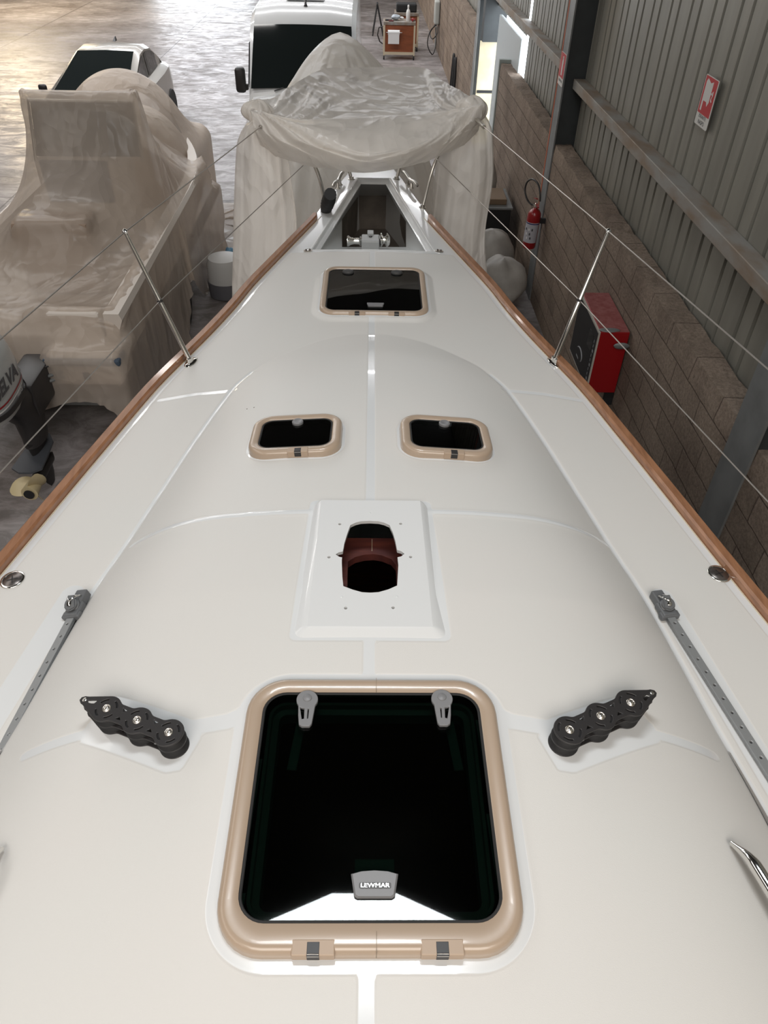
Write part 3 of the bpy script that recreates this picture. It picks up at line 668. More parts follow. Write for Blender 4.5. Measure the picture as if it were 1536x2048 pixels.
# ------------------------------------------------------------------ deck fittings
def deck_frame(x, y, dirx, dz=0):
    return frame((x, y, float(zdeck(x, y))+dz), dirx, nrm(x, y))
CAPM = mat('polished_cap', (.78, .74, .68), .24, 1)
def triple_block(sd):
    H = .066
    if sd < 0: pa, pb = hit(218, 1420, H), hit(341, 1463, H)
    else: pa, pb = hit(1256, 1409, H), hit(1135, 1458, H)
    mid = (pa+pb)/2; sp = np.linalg.norm((pb-pa)[:2])/2
    d = pb-pa; d[2] = 0
    n = nrm(mid[0], mid[1]); n = Vector((n.x*.6, n.y*.6, 1)).normalized()
    M = frame((mid[0], mid[1], float(zdeck(mid[0], mid[1]))), tuple(d), n)
    r = sp*.37; fl = -1 if sd > 0 else 1
    def w_(s):
        v = sp*.25
        for c in (-sp, 0, sp):
            if s > sp+r*.72 and c == sp: v = math.sqrt(max(0, (r+.001)**2-(s-c)**2))
            elif abs(s-c) < r+.001: v = max(v, math.sqrt(max(0, (r+.001)**2-(s-c)**2)))
        if s < -sp-.1*sp: v = max(.10*sp, .36*sp-(-1.1*sp-s)*.40)
        return v
    tail = -sp*1.78
    ss = list(np.linspace(tail, sp+r*.7, 80))+list(sp+(r+.001)*np.sin(np.linspace(.85, 1.5707, 13))); ww = np.array([w_(s) for s in ss]); ker = np.hanning(7); ker /= ker.sum()
    w0_ = ww.copy(); ww = np.convolve(np.pad(ww, 3, 'edge'), ker, 'valid'); ww[-15:] = w0_[-15:]; ww[-1] = .001
    outl = [(s, v) for s, v in zip(ss, ww)]+[(s, -v) for s, v in zip(ss[::-1], ww[::-1])]
    outl = [(tail-.008, .004*k) for k in (-1, 1)]+outl
    holes = []
    for c in (-sp, 0, sp):
        for a0 in (20, 110, 200, 290):
            ri, ro = r*.66, r*.84
            holes.append([(c+ro*math.cos(R_(a)), ro*math.sin(R_(a))) for a in range(a0, a0+55, 9)]+[(c+ri*math.cos(R_(a)), ri*math.sin(R_(a))) for a in range(a0+54, a0-1, -9)])
    for c in (-sp/2, sp/2):
        for q in (1, -1):
            holes.append([(c-.02*sp, q*.05*sp), (c+.12*sp, q*.17*sp), (c-.10*sp, q*.19*sp)])
    holes.append([(-1.68*sp, .03*sp), (-1.45*sp, .13*sp), (-1.38*sp, .10*sp), (-1.42*sp, -.02*sp), (-1.60*sp, -.04*sp)])
    wins = holes[-5:]
    lab = 'black triple organiser block on the %s of the big hatch' % ('left' if sd < 0 else 'right')
    top = plate('organiser_block', outl, holes, H-.006, H-.0005, BLACKP, sailboat, M, .0015, label=lab)
    o2 = [(s*1.0, v*.97) for s, v in outl]
    plate('cheek_plate', o2, wins, H*.50-.002, H*.50+.002, BLACKP, top, M, .001)
    plate('cheek_plate', o2, wins, .0, .005, BLACKP, top, M, .001)
    for c in (-sp, 0, sp):
        for zz in (.005, H*.50+.002):
            hh = (H*.5-.007)
            MB().lathe([(r+.001, 0), (r+.001, .003), (r*.80, hh/2), (r+.001, hh-.003), (r+.001, hh)], 28, M @ Matrix.Translation((c, 0, zz)), True).build('sheave', BLACKM, top, 50)
        MB().lathe([(.0120, -.001), (.0120, .0016), (.0105, .0026), (.0094, .0012), (.0078, .0012), (.0070, .0034), (.0045, .0048), (.0005, .0052)], 28, M @ Matrix.Translation((c, 0, H-.001))).build('axle_cap', CAPM, top, 75, label='polished steel axle cap')
    MB().lathe([(.006, 0), (.006, .002), (.004, .003)], 14, M @ Matrix.Translation((tail+.004, 0, H-.001))).build('tail_rivet', STEEL, top, 60)
triple_block(-1); triple_block(1)

def genoa_track(sd):
    if sd > 0: a, b = hit(1326, 1222), hit(1536, 1552)
    else: a, b = hit(158, 1222), hit(0, 1500)
    a = a[:2]; d = (b[:2]-a); d /= np.linalg.norm(d); Lt = 2.6; e = a+d*Lt
    n = nrm(a[0], a[1]); L_ = Lt; wd = .0135
    holes = [circ(.07+.0505*k, 0, .0060, 12) for k in range(int((L_-.1)/.0505))]
    za = float(zdeck(*a)); ze = float(zdeck(*e)); M = frame((a[0], a[1], za), (d[0], d[1], (ze-za)/L_), n)
    pl = plate('genoa_track', [(.0, -wd), (L_, -wd), (L_, wd), (0, wd)], holes, .007, .020, TRACKG, sailboat, M, .0015, label='grey anodised sheet track on the %s side deck' % ('right' if sd > 0 else 'left'))
    MB().box((0.0, -.009, -.012), (L_, .009, .0085), M).build('track_web', SLOT, pl)
    # end stop and car
    MB().box((-.068, -.021, .002), (-.010, .021, .034), M, bev=.004).build('end_stop', CARG, pl)
    c = MB().box((-.020, -.028, .004), (.042, .028, .030), M, bev=.006).box((.020, -.034, .004), (.046, .034, .026), M, bev=.004).build('track_car', CARG, pl)
    T = M @ Matrix.Translation((.005, 0, .040)) @ Matrix.Rotation(R_(25), 4, 'Y')
    MB().lathe([(.024, -.008), (.024, -.004), (.017, 0), (.024, .004), (.024, .008)], 24, T).build('car_sheave', CARG, pl, 50)
    MB().prism([(-.030, -.012), (.012, -.020), (.020, 0), (.012, .020), (-.030, .012)], .008, .012, T, bev=.001).build('cheek_plate', CARG, pl)
    MB().tube(smoothpath([(-.045, -.009, .030), (-.030, -.013, .045), (-.010, -.011, .058), (.004, 0, .060), (-.010, .011, .058), (-.030, .013, .045), (-.045, .009, .030)], 5), .0028, 8, M).build('spring_bail', CHROME, pl, True)
    MB().lathe([(.009, .012), (.009, .016), (.004, .018)], 14, T).build('axle_cap', CHROME, pl, 50)
genoa_track(-1); genoa_track(1)

def oval_disc(name, px, py, rx, ry, m1, m2, label, ang):
    p = hit(px, py); M = deck_frame(p[0], p[1], (math.cos(ang), math.sin(ang), 0))
    o = MB().lathe([(rx, -.002), (rx, .002), (rx*.95, .0045), (rx*.82, .0045), (rx*.80, .0030)], 32, M @ Matrix.Diagonal((1, ry/rx, 1, 1))).build(name, m1, sailboat, 60, label=label)
    MB().lathe([(rx*.80, .0022), (rx*.78, .0036), (rx*.1, .0040)], 32, M @ Matrix.Diagonal((1, ry/rx, 1, 1))).build('cap_lid', m2, o, 60)
    MB().box((-rx*.45, -.0022, .0036), (rx*.45, .0022, .0046), M).box((-.0022, -rx*.45, .0036), (.0022, rx*.45, .0046), M).build('key_slot', BLACKP, o)
    return o
DKST = mat('dark_polished_steel', (.20, .18, .17), .35, .9)
oval_disc('filler_cap', 1438, 1148, .043, .043, CHROME, DKST, 'round steel filler cap by the right toe rail', .4)
oval_disc('filler_cap', 25, 1160, .043, .043, CHROME, DKST, 'round steel filler cap by the left toe rail', 1.9)
for px, py, n_ in ((616, 502, 'left'), (878, 503, 'right')):
    p = hit(px, py); M = deck_frame(p[0], p[1], (1, -.2 if px > 700 else .2, 0))
    o = MB().lathe([(.026, 0), (.026, .003), (.020, .005)], 24, M @ Matrix.Diagonal((1.1, .9, 1, 1))).build('deck_eye', CHROME, sailboat, 50, label='small chrome eye fitting aft of the locker, %s' % n_)
    for q in (-1, 1): MB().lathe([(.007, .004), (.006, .012), (.002, .015)], 12, M @ Matrix.Translation((q*.011, 0, 0))).build('stud', DKST, o, True)

def stanchion(base, top, label, full=True):
    b = np.array(base, float); t = np.array(top, float); zb = float(zdeck(b[0], b[1])); b[2] = zb
    sd = 1 if b[0] > 0 else -1
    M = deck_frame(b[0], b[1], (-sd*.35, .94, 0), .001)
    o = MB().lathe([(.040, -.002), (.040, .003), (.034, .007), (.020, .009), (.018, .030)], 28, M @ Matrix.Diagonal((1.25, .62, 1, 1))).build('stanchion', CHROME, sailboat, 50, label=label)
    MB().tube([b, b+(t-b)*.5, b+(t-b)*.505, t], [.0135, .0115, .0105, .0085], 14).build('post', CHROME, o, True)
    d = (t-b)/np.linalg.norm(t-b); MB().lathe([(.001, -.013), (.009, -.009), (.013, 0), (.009, .009), (.001, .013)], 14, frame(t+d*.006, (1, 0, 0), d)).build('wire_eye', CHROME, o, True)
    m_ = b+(t-b)*.5; MB().lathe([(.0135, -.006), (.0135, .006)], 14, frame(m_, (1, 0, 0), d)).build('wire_guide', BLACKP, o, True)
    return t, m_
bl = hit(382, 726); br = hit(1107, 726)
tl, ml = stanchion(bl, P(251, 466, 3.19), 'polished stanchion rising from the left toe rail')
tr_, mr_ = stanchion(br, P(1216, 465, 3.19), 'polished stanchion rising from the right toe rail')
# next stanchions aft, just outside the frame, carry the wires
ta = {}
for sd, q1, q2 in ((-1, (0, 683), (0, 945)), (1, (1536, 742), (1536, 1003))):
    t0, m0 = (tl, ml) if sd < 0 else (tr_, mr_)
    u = P(*q1, 3.19); dirn = (u-t0)/np.linalg.norm(u-t0); tt = t0+dirn*((1.05-t0[1])/dirn[1])
    zz = m0[2]; u2 = P(*q2, zz-.0); d2 = (u2-m0)/np.linalg.norm(u2-m0); mm = m0+d2*((1.05-m0[1])/d2[1])
    bb = np.array([sd*(float(hw(1.02))-.075), 1.0, 0])
    stanchion(bb, tt, 'polished stanchion at the edge of the picture, %s side' % ('left' if sd < 0 else 'right'))
    ta[sd] = (tt, mm)
pr = {-1: (P(521, 254, 3.22), P(606, 331, 2.93)), 1: (P(968, 254, 3.22), P(868, 313, 2.93))}
for sd in (-1, 1):
    t0, m0 = (tl, ml) if sd < 0 else (tr_, mr_); nm = 'left' if sd < 0 else 'right'
    off = np.array([0, 0, .006])
    MB().tube([pr[sd][0], t0+off, ta[sd][0]+off], .0032, 6).build('lifeline', WIRE, sailboat, True, label='upper steel lifeline along the %s side' % nm)
    MB().tube([pr[sd][1], m0, ta[sd][1]], .0028, 6).build('lifeline', WIRE, sailboat, True, label='lower steel lifeline along the %s side' % nm)
# pulpit
LA = (hit(653, 412), hit(845, 415)); LB = (hit(703, 358), hit(793, 358))
pm = MB()
path = [pr[-1][0], (-.62, 5.9, 3.19), (-.44, 6.35, 3.19), (-.24, 6.55, 3.19), (0, 6.6, 3.19), (.24, 6.55, 3.19), (.44, 6.35, 3.19), (.62, 5.9, 3.19), pr[1][0]]
pm.tube(smoothpath(path, 6), .0125, 10)
pul = pm.build('pulpit', STEEL, sailboat, True, label='tubular steel pulpit rail at the bow')
for b_, q, end in ((LA[0], (629, 331), (-.62, 5.55, 3.18)), (LA[1], (873, 318), (.62, 5.55, 3.18)), (LB[0], (694, 331), (-.34, 6.3, 3.14)), (LB[1], (800, 328), (.34, 6.3, 3.14))):
    mid = P(*q, 2.90) if abs(end[0]) > .5 else (b_*.5+np.array(end)*.5); MB().tube(smoothpath([b_, mid, end], 6), .0125, 10).build('pulpit_leg', STEEL, pul, True)
    MB().lathe([(.028, -.002), (.028, .003), (.018, .006), (.016, .02)], 18, deck_frame(b_[0], b_[1], (1, 0, 0))).build('base_flange', STEEL, pul, 50)
# cleats
for (a, b_), nm in ((((665, 392), (690, 356)), 'left'), (((803, 357), (835, 388)), 'right')):
    pa, pb = hit(*a), hit(*b_); c = (pa+pb)/2; d = pb-pa; d[2] = 0; L2 = .17
    M = deck_frame(c[0], c[1], tuple(d))
    o = MB().tube(smoothpath([(-L2, 0, .055), (-L2*.6, 0, .062), (0, 0, .050), (L2*.6, 0, .062), (L2, 0, .055)], 5), [.006]+[.012]*19+[.006], 10, M).build('mooring_cleat', STEEL, sailboat, True, label='steel mooring cleat on the %s bow' % nm)
    for q in (-.04, .04): MB().tube([(q, 0, -.002), (q, 0, .01), (q*.8, 0, .05)], [.022, .012, .010], 10, M).build('cleat_foot', STEEL, o, True)
# black wrapped fitting on the left bow
p = hit(651, 421); q = P(661, 388, 2.80)
ts = np.linspace(0, 1, 14); MB().tube([p+(q-p)*t for t in ts], [.036+.006*math.sin(t*40)+.010*math.sin(t*3) for t in ts], 12).build('bow_light_cover', BLACKM, sailboat, True, label='black fabric wrapped fitting at the left bow')

def grab_rail(sd):
    if sd > 0: pts = [hit(1463, 1686, .012), hit(1500, 1718, .045), hit(1530, 1762, .055)]
    else: pts = [hit(4, 1697, .012), hit(-28, 1728, .045), hit(-60, 1772, .055)]
    d = pts[2]-pts[1]; d[2] = 0; d /= np.linalg.norm(d)
    p3 = [pts[2]+d*k for k in (.1, .25, .4, .6, .9, 1.1)]
    for p_ in p3: p_[2] = float(zdeck(p_[0], p_[1]))+.06
    p3[-1][2] -= .05
    pp = smoothpath(pts+p3, 6); rr = [.006+.010*min(1, k/8) for k in range(len(pp))]
    MB().tube(pp, rr, 12).build('grab_rail', CHROME, sailboat, True, label='polished grab rail on the %s of the coachroof' % ('right' if sd > 0 else 'left'))
grab_rail(1); grab_rail(-1)
# small specks of dirt left on the coachroof
for px, py in ((494, 818), (508, 815)):
    p = hit(px, py); MB().lathe([(.0035, 0), (.002, .0015)], 8, deck_frame(p[0], p[1], (1, 0, 0))).build('dirt_speck', DARKBOT, sailboat)

# ------------------------------------------------------------------ plastic sheeting over the bow
CLEAR = plastic('milky_sheeting', (.92, .88, .83), .08, .27, 3.4, .52, .42)
CLEAR2 = plastic('milky_sheeting_back', (.90, .87, .82), .06, .35, 2.4, .5, .45)
def vnoise(n, seed, k):
    r = np.random.RandomState(seed); g = np.linspace(0, k, n); v = r.rand(k+2)*2-1; i = np.floor(g).astype(int); t = g-i; t = t*t*(3-2*t)
    return v[i]*(1-t)+v[i+1]*t
def grid_mesh(name, G, m, parent=None, **kw):
    r, c = G.shape[:2]; V = G.reshape(-1, 3); idx = np.arange(r*c).reshape(r, c)
    F_ = np.stack([idx[:-1, :-1], idx[:-1, 1:], idx[1:, 1:], idx[1:, :-1]], -1).reshape(-1, 4)
    me = bpy.data.meshes.new(name); me.from_pydata(V.tolist(), [], F_.tolist()); me.update()
    me.polygons.foreach_set('use_smooth', [True]*len(me.polygons))
    return link(name, me, m, parent, False, fix=False, **kw)
def resample(pts, n):
    p = np.array(smoothpath(pts, 12)); d = np.r_[0, np.cumsum(np.linalg.norm(np.diff(p, axis=0), axis=1))]; s = np.linspace(0, d[-1], n)
    return np.stack([np.interp(s, d, p[:, k]) for k in range(3)], 1)

bow = empty('plastic_sheet', (0, 5.8, 2.6), 'milky plastic sheet slung over the bow pulpit and hanging down both sides', 'plastic sheet')
def swag():
    nu, nv = 150, 90
    back = resample([P(498, 218, 3.24), P(560, 190, 3.25), P(636, 143, 3.27), P(700, 137, 3.27), P(780, 136, 3.27), P(846, 138, 3.27), P(905, 178, 3.25), P(962, 215, 3.24)], nu)
    fold = resample([P(505, 236, 3.24), P(590, 258, 3.18), P(670, 248, 3.15), P(745, 236, 3.14), P(830, 244, 3.15), P(900, 235, 3.18), P(960, 225, 3.24)], nu)
    roll = resample([P(508, 256, 3.20), P(570, 284, 3.14), P(650, 300, 3.10), P(745, 308, 3.09), P(840, 292, 3.10), P(915, 262, 3.14), P(962, 240, 3.20)], nu)
    hem = resample([P(520, 292, 3.08), P(560, 318, 2.99), P(640, 338, 2.93), P(745, 346, 2.91), P(850, 326, 2.93), P(915, 300, 2.99), P(955, 268, 3.08)], nu)
    v = np.linspace(0, 1, nv)[:, None, None]; K = [0, .42, .66, 1.0]
    G = np.zeros((nv, nu, 3)); C4 = np.stack([back, fold, roll, hem])
    for i in range(nv):
        vv = i/(nv-1)
        if vv < K[1]:
            t = vv/K[1]; G[i] = back*(1-t)+fold*t+np.array([0, 0, -.035])*(4*t*(1-t))*np.sin(np.linspace(0, np.pi, nu))[:, None]
        elif vv < K[2]:
            t = (vv-K[1])/(K[2]-K[1]); G[i] = fold*(1-t)+roll*t+np.array([0, -.03, .075])*(4*t*(1-t))
        else:
            t = (vv-K[2])/(K[3]-K[2]); G[i] = roll*(1-t)+hem*t+np.array([0, -.09, .02])*(4*t*(1-t))*np.sin(np.linspace(0, np.pi, nu))[:, None]
    U, V_ = np.meshgrid(np.linspace(0, 1, nu), np.linspace(0, 1, nv))
    disp = np.zeros_like(U)
    for cx, cv, s in ((-.02, .5, 1), (1.02, .5, 2)):
        ang = np.arctan2((V_-cv)*.8, np.abs(U-cx)); rad = np.hypot((V_-cv)*.8, U-cx)
        for k, (fq, am) in enumerate(((9, .030), (21, .016), (43, .007))):
            tab = vnoise(400, 10*s+k, fq*2); disp += am*np.abs(np.interp(ang, np.linspace(-1.6, 1.6, 400), tab))*np.exp(-((rad-.22)/.30)**2)*np.clip(rad/.08, 0, 1)
    r2 = np.random.RandomState(3)
    for k in range(26):
        u0, v0 = r2.rand(2); a = r2.uniform(-.5, .5); L_ = r2.uniform(.05, .25); wd = r2.uniform(.004, .012)
        du = (U-u0)*math.cos(a)+(V_-v0)*math.sin(a); dv = -(U-u0)*math.sin(a)+(V_-v0)*math.cos(a)
        disp += r2.uniform(-.012, .014)*np.exp(-(du/L_)**2-(np.abs(dv)/wd/1.4))
    G[:, :, 2] += disp*1.1; G[:, :, 1] -= disp*1.2
    return grid_mesh('draped_swag', G, CLEAR, bow)
swag()
def swath(name, top, bot, w0, w1, seed, npl, depth):
    nu, nv = 110, 60; top = np.array(top, float); bot = np.array(bot, float)
    G = np.zeros((nv, nu, 3)); u = np.linspace(-1, 1, nu); r = np.random.RandomState(seed); ph = r.rand(4)*6
    for i in range(nv):
        t = i/(nv-1); c = top*(1-t)+bot*t; wd = (w0+(w1-w0)*t**.6)*math.sqrt(1-max(0, 1-t/.07)**2*.97); puff = .0
        wob = vnoise(nu, seed+1, npl)*.6+vnoise(nu, seed+2, npl*2+1)*.4
        wob2 = vnoise(nu, seed+3, npl)
        d = depth*(.35+.65*min(1, t*3))*(wob*(1-t)+wob2*t*.6+wob*t*.4)
        th = u*2.6
        G[i, :, 0] = c[0]+wd*np.sin(th*.6+0)*1.0+puff*u
        G[i, :, 1] = c[1]-wd*.55*np.cos(th)-d-puff
        G[i, :, 2] = c[2]+.02*np.sin(u*5+ph[0])*(t > .9)
        sw = .02*math.sin(t*9+ph[1])+.015*math.sin(t*21+ph[2]); G[i, :, 0] += sw*(u*.5+.5)
    return grid_mesh(name, G, CLEAR, bow)
swath('hanging_swath', P(520, 235, 3.24), PY(505, 700, 6.0)+np.array([0, 0, -1.2]), .13, .34, 11, 8, .075)
swath('hanging_swath', P(938, 215, 3.24), PY(915, 640, 6.1)+np.array([0, 0, -1.2]), .15, .33, 21, 8, .07)
# gathered bunches where the sheet is tied to the rail
def bunch(px, py, z, r, seed):
    c = P(px, py, z); n, m_ = 40, 26; G = np.zeros((m_, n+1, 3)); rr = np.random.RandomState(seed); ph = rr.rand(6)*6
    for i in range(m_):
        th = math.pi*i/(m_-1)
        for j in range(n+1):
            a = 2*math.pi*j/n; k = 1+.13*math.sin(3*a+ph[0]+th*2)+.09*math.sin(7*a+ph[1])*math.sin(th)+.05*math.sin(11*a+ph[2]+3*th)
            G[i, j] = c+np.array([r*1.25*k*math.sin(th)*math.cos(a), r*k*math.sin(th)*math.sin(a), r*.95*k*math.cos(th)])
    return grid_mesh('gathered_bunch', G, CLEAR, bow)
bunch(517, 226, 3.24, .075, 1); bunch(946, 218, 3.24, .078, 2)

# tall tent of sheeting standing behind the bow
def tent():
    n, m_ = 240, 46; apex = P(680, 64, 3.0); G = np.zeros((m_, n+1, 3)); c0 = np.array([-.38, 9.0, 0])
    pl = np.concatenate([vnoise(n, 31, 34)]); pl2 = vnoise(n, 32, 70); pl = np.r_[pl, pl[0]]; pl2 = np.r_[pl2, pl2[0]]
    a = np.linspace(0, 2*np.pi, n+1)
    for i in range(m_):
        t = i/(m_-1); s = t**.85; z = 3.0*(1-t**1.15) if False else 3.0-3.0*(t**1.25)
        rr = np.sin(min(1, s*1.0)*np.pi/2)**.9
        c = apex*(1-rr)+np.array([c0[0], c0[1], 0])*rr
        k = 1+(pl*.085+pl2*.035)*min(1, t*5)
        G[i, :, 0] = c[0]+(1.28)*rr*np.cos(a)*k; G[i, :, 1] = c[1]+1.95*rr*np.sin(a)*k; G[i, :, 2] = z
    return grid_mesh('plastic_tent', G, CLEAR2, None, label='tall peaked tent of milky plastic standing behind the sailboat bow', cat='plastic cover')
tent()

# ------------------------------------------------------------------ draping solver for the plastic covers
def drape(X0, boxes, spheres, steps=150, iters=10, stretch=1.0, grav=9.0, pins=None, seed=0, thick=.012):
    """small position-based cloth: X0 (r,c,3) grid dropped on rounded boxes / ellipsoids"""
    X = X0.copy(); r, c = X.shape[:2]; rr = np.random.RandomState(seed); X[:, :, 2] += rr.rand(r, c)*.01; Vp = X.copy(); dt = 1/40.
    hx = np.linalg.norm(X0[:, 1:]-X0[:, :-1], axis=-1)*stretch; hy = np.linalg.norm(X0[1:]-X0[:-1], axis=-1)*stretch
    hd = np.linalg.norm(X0[1:, 1:]-X0[:-1, :-1], axis=-1)*stretch; he = np.linalg.norm(X0[1:, :-1]-X0[:-1, 1:], axis=-1)*stretch
    def proj(A, B, L, k, tens):
        d = B-A; l = np.sqrt((d*d).sum(-1))+1e-9; e = (l-L)/l
        if tens: e = np.maximum(e, e*.12)
        q = d*(e*.5*k)[..., None]; return A+q, B-q
    def coll(Q):
        for (lo, hi, rad) in boxes:
            lo_ = np.array(lo)+rad; hi_ = np.array(hi)-rad; R = rad+thick
            cl = np.clip(Q, lo_, hi_); d = Q-cl; l = np.sqrt((d*d).sum(-1)); out = (l < R) & (l > 1e-7)
            Q[out] = (cl+d*(R/(l+1e-9))[..., None])[out]
            ins = l <= 1e-7
            if ins.any():
                q = Q[ins]; dz = hi[2]-q[:, 2]; dx = np.minimum(q[:, 0]-lo[0], hi[0]-q[:, 0]); dy = np.minimum(q[:, 1]-lo[1], hi[1]-q[:, 1])
                up = dz <= np.maximum(np.minimum(dx, dy)*3, .14)
                q2 = q.copy(); q2[up, 2] = hi[2]+thick
                sx = (~up) & (dx <= dy); q2[sx, 0] = np.where(q[sx, 0]-lo[0] < hi[0]-q[sx, 0], lo[0]-thick, hi[0]+thick)
                sy = (~up) & (dx > dy); q2[sy, 1] = np.where(q[sy, 1]-lo[1] < hi[1]-q[sy, 1], lo[1]-thick, hi[1]+thick)
                Q[ins] = q2
        for (ce, ra) in spheres:
            ra = np.array(ra)+thick; d = (Q-np.array(ce))/ra; l = np.sqrt((d*d).sum(-1)); m_ = l < 1
            Q[m_] = (np.array(ce)+(d/(l+1e-9)[..., None])*ra)[m_]
        Q[:, :, 2] = np.maximum(Q[:, :, 2], .015)
        return Q
    for s in range(steps):
        vel = (X-Vp)*(.985 if s < steps*.6 else .93); sp = np.sqrt((vel**2).sum(-1, keepdims=True)); vel *= np.minimum(1, .07/(sp+1e-9))
        Vp = X.copy(); X = X+vel; X[:, :, 2] -= grav*dt*dt
        for it in range(iters):
            for o in (0, 1):
                A, B = proj(X[:, o:-1:2], X[:, o+1::2][:, :X[:, o:-1:2].shape[1]], hx[:, o::2][:, :X[:, o:-1:2].shape[1]], 1, False)
                n = A.shape[1]; X[:, o:o+2*n:2] = A; X[:, o+1:o+1+2*n:2] = B
                A, B = proj(X[o:-1:2], X[o+1::2][:X[o:-1:2].shape[0]], hy[o::2][:X[o:-1:2].shape[0]], 1, False)
                n = A.shape[0]; X[o:o+2*n:2] = A; X[o+1:o+1+2*n:2] = B
            if it % 2 == 0:
                for o in (0, 1):
                    a, b = X[o:-1:2, :-1], X[o+1::2, 1:]; n = min(a.shape[0], b.shape[0]); A, B = proj(a[:n], b[:n], hd[o::2][:n], .35, True)
                    X[o:o+2*n:2, :-1] = A; X[o+1:o+1+2*n:2, 1:] = B
                    a, b = X[o:-1:2, 1:], X[o+1::2, :-1]; A, B = proj(a[:n], b[:n], he[o::2][:n], .35, True)
                    X[o:o+2*n:2, 1:] = A; X[o+1:o+1+2*n:2, :-1] = B
            if it % 3 == 2: X = coll(X)
            if pins is not None: X[pins[0]] = pins[1]
        Y_ = X.copy(); X = coll(X); tch = np.abs(X-Y_).sum(-1) > 1e-6
        Vp[tch] = X[tch]-.15*(X[tch]-Vp[tch])
    return X
def subdiv(G):
    """Catmull-like upsample of a grid x2 for smooth shading"""
    r, c = G.shape[:2]; A = np.zeros((2*r-1, c, 3)); A[::2] = G; A[1::2] = (G[1:]+G[:-1])/2
    A[3:-3:2] = (-G[:-3]+9*G[1:-2]+9*G[2:-1]-G[3:])/16
    B = np.zeros((2*r-1, 2*c-1, 3)); B[:, ::2] = A; B[:, 1::2] = (A[:, 1:]+A[:, :-1])/2
    B[:, 3:-3:2] = (-A[:, :-3]+9*A[:, 1:-2]+9*A[:, 2:-1]-A[:, 3:])/16
    return B

# ------------------------------------------------------------------ motorboat on the left under clear sheeting
MX = -3.24
mboat = empty('motorboat', (MX, 8.8, 0), 'cream motorboat with outboard engine parked stern-on under clear plastic', 'motorboat')
def mb_hull():
    rings = []
    for y in np.concatenate([np.linspace(6.15, 9.5, 8), np.linspace(9.8, 12.6, 12)]):
        k = 1 if y < 9.5 else max(.02, 1-((y-9.5)/3.12)**2.2); b = .98*k; rise = .0 if y < 9.5 else .12*((y-9.5)/3.1)**2
        zb = .52+rise*.9
        rings.append([(MX+x, y, z) for x, z in ((b, 1.40+rise*.4), (b+.02, 1.34+rise*.4), (b*.98, 1.25+rise*.4), (b*.90, .80+rise), (b*.5, zb+.08), (0, zb), (-b*.5, zb+.08), (-b*.90, .80+rise), (-b*.98, 1.25+rise*.4), (-b-.02, 1.34+rise*.4), (-b, 1.40+rise*.4), (-b+.14*k, 1.40+rise*.4), (-b+.16*k, .95+rise*.3), (b-.16*k, .95+rise*.3), (b-.14*k, 1.40+rise*.4))])
    h_ = MB().loft(rings).build('hull', MBWHITE, mboat, 35)
    MB().box((MX-.80, 6.14, .50), (MX+.80, 9.5, .80), bev=.04).build('shadowed_bottom', BLACKM, h_)  # black box puts the shadow under the stern into the lower hull
mb_hull()
MB().box((MX-.80, 6.15, .9), (MX-.32, 6.32, 1.40), bev=.03).box((MX+.32, 6.15, .9), (MX+.80, 6.32, 1.40), bev=.03).box((MX-.34, 6.2, .8), (MX+.34, 6.32, 1.15), bev=.02).build('transom', MBWHITE, mboat)
for lo, hi in ((MX+.36, MX+1.0), (MX-1.0, MX-.36)):
    p = MB().box((lo, 5.82, .86), (hi, 6.22, 1.17), bev=.04).build('swim_platform', MBWHITE, mboat)
    MB().box((lo-.02, 5.795, 1.07), (hi+.02, 6.0, 1.14), bev=.02).build('rubber_bumper', DKBLUE, p)
    MB().box((lo+.30, 5.805, .93), (lo+.36, 5.83, 1.0), bev=.01).build('drain_outlet', DKBLUE, p)
MB().box((MX-.45, 8.55, .95), (MX+.45, 9.3, 2.0), bev=.08).build('console', MBWHITE, mboat)
MB().box((MX-.36, 8.53, 1.55), (MX+.36, 8.57, 1.98)).build('instrument_panel', DKBLUE, mboat)
MB().add([(MX-.40, 8.62, 2.0), (MX+.70, 8.66, 2.0), (MX+.70, 8.76, 2.50), (MX-.38, 8.76, 2.50)], [(0, 1, 2, 3)]).build('windshield', mat('smoked_screen', (.10, .11, .11), .3), mboat)
MB().tube([(MX-.42, 8.6, 1.95), (MX-.39, 8.74, 2.52), (MX+.71, 8.74, 2.52), (MX+.71, 8.68, 1.95)], .02, 8).build('screen_frame', STEEL, mboat)
MB().box((MX-.40, 7.45, .95), (MX+.40, 7.85, 1.72), bev=.08).build('helm_seat', TANIN, mboat)
# trailer
trl = empty('boat_trailer', (MX, 8.5, 0), 'black steel boat trailer under the clear-wrapped motorboat', 'trailer')
MB().box((MX-.75, 6.3, .36), (MX-.67, 12.5, .48)).box((MX+.67, 6.3, .36), (MX+.75, 12.5, .48)).box((MX-.75, 6.3, .38), (MX+.75, 6.38, .46)).box((MX-.75, 9.4, .38), (MX+.75, 9.5, .46)).build('trailer_frame', BLACKM, trl)
for sx in (-1, 1):
    MB().lathe([(.05, -.09), (.29, -.09), (.31, -.05), (.31, .05), (.29, .09), (.05, .09)], 28, Matrix.Translation((MX+sx*.86, 8.6, .31)) @ Matrix.Rotation(R_(90), 4, 'Y')).build('wheel', RUBBER, trl, 40)
MB().box((MX+.1, 6.2, .40), (MX+.9, 6.24, .48), bev=.004).build('number_board', HGREY, trl)
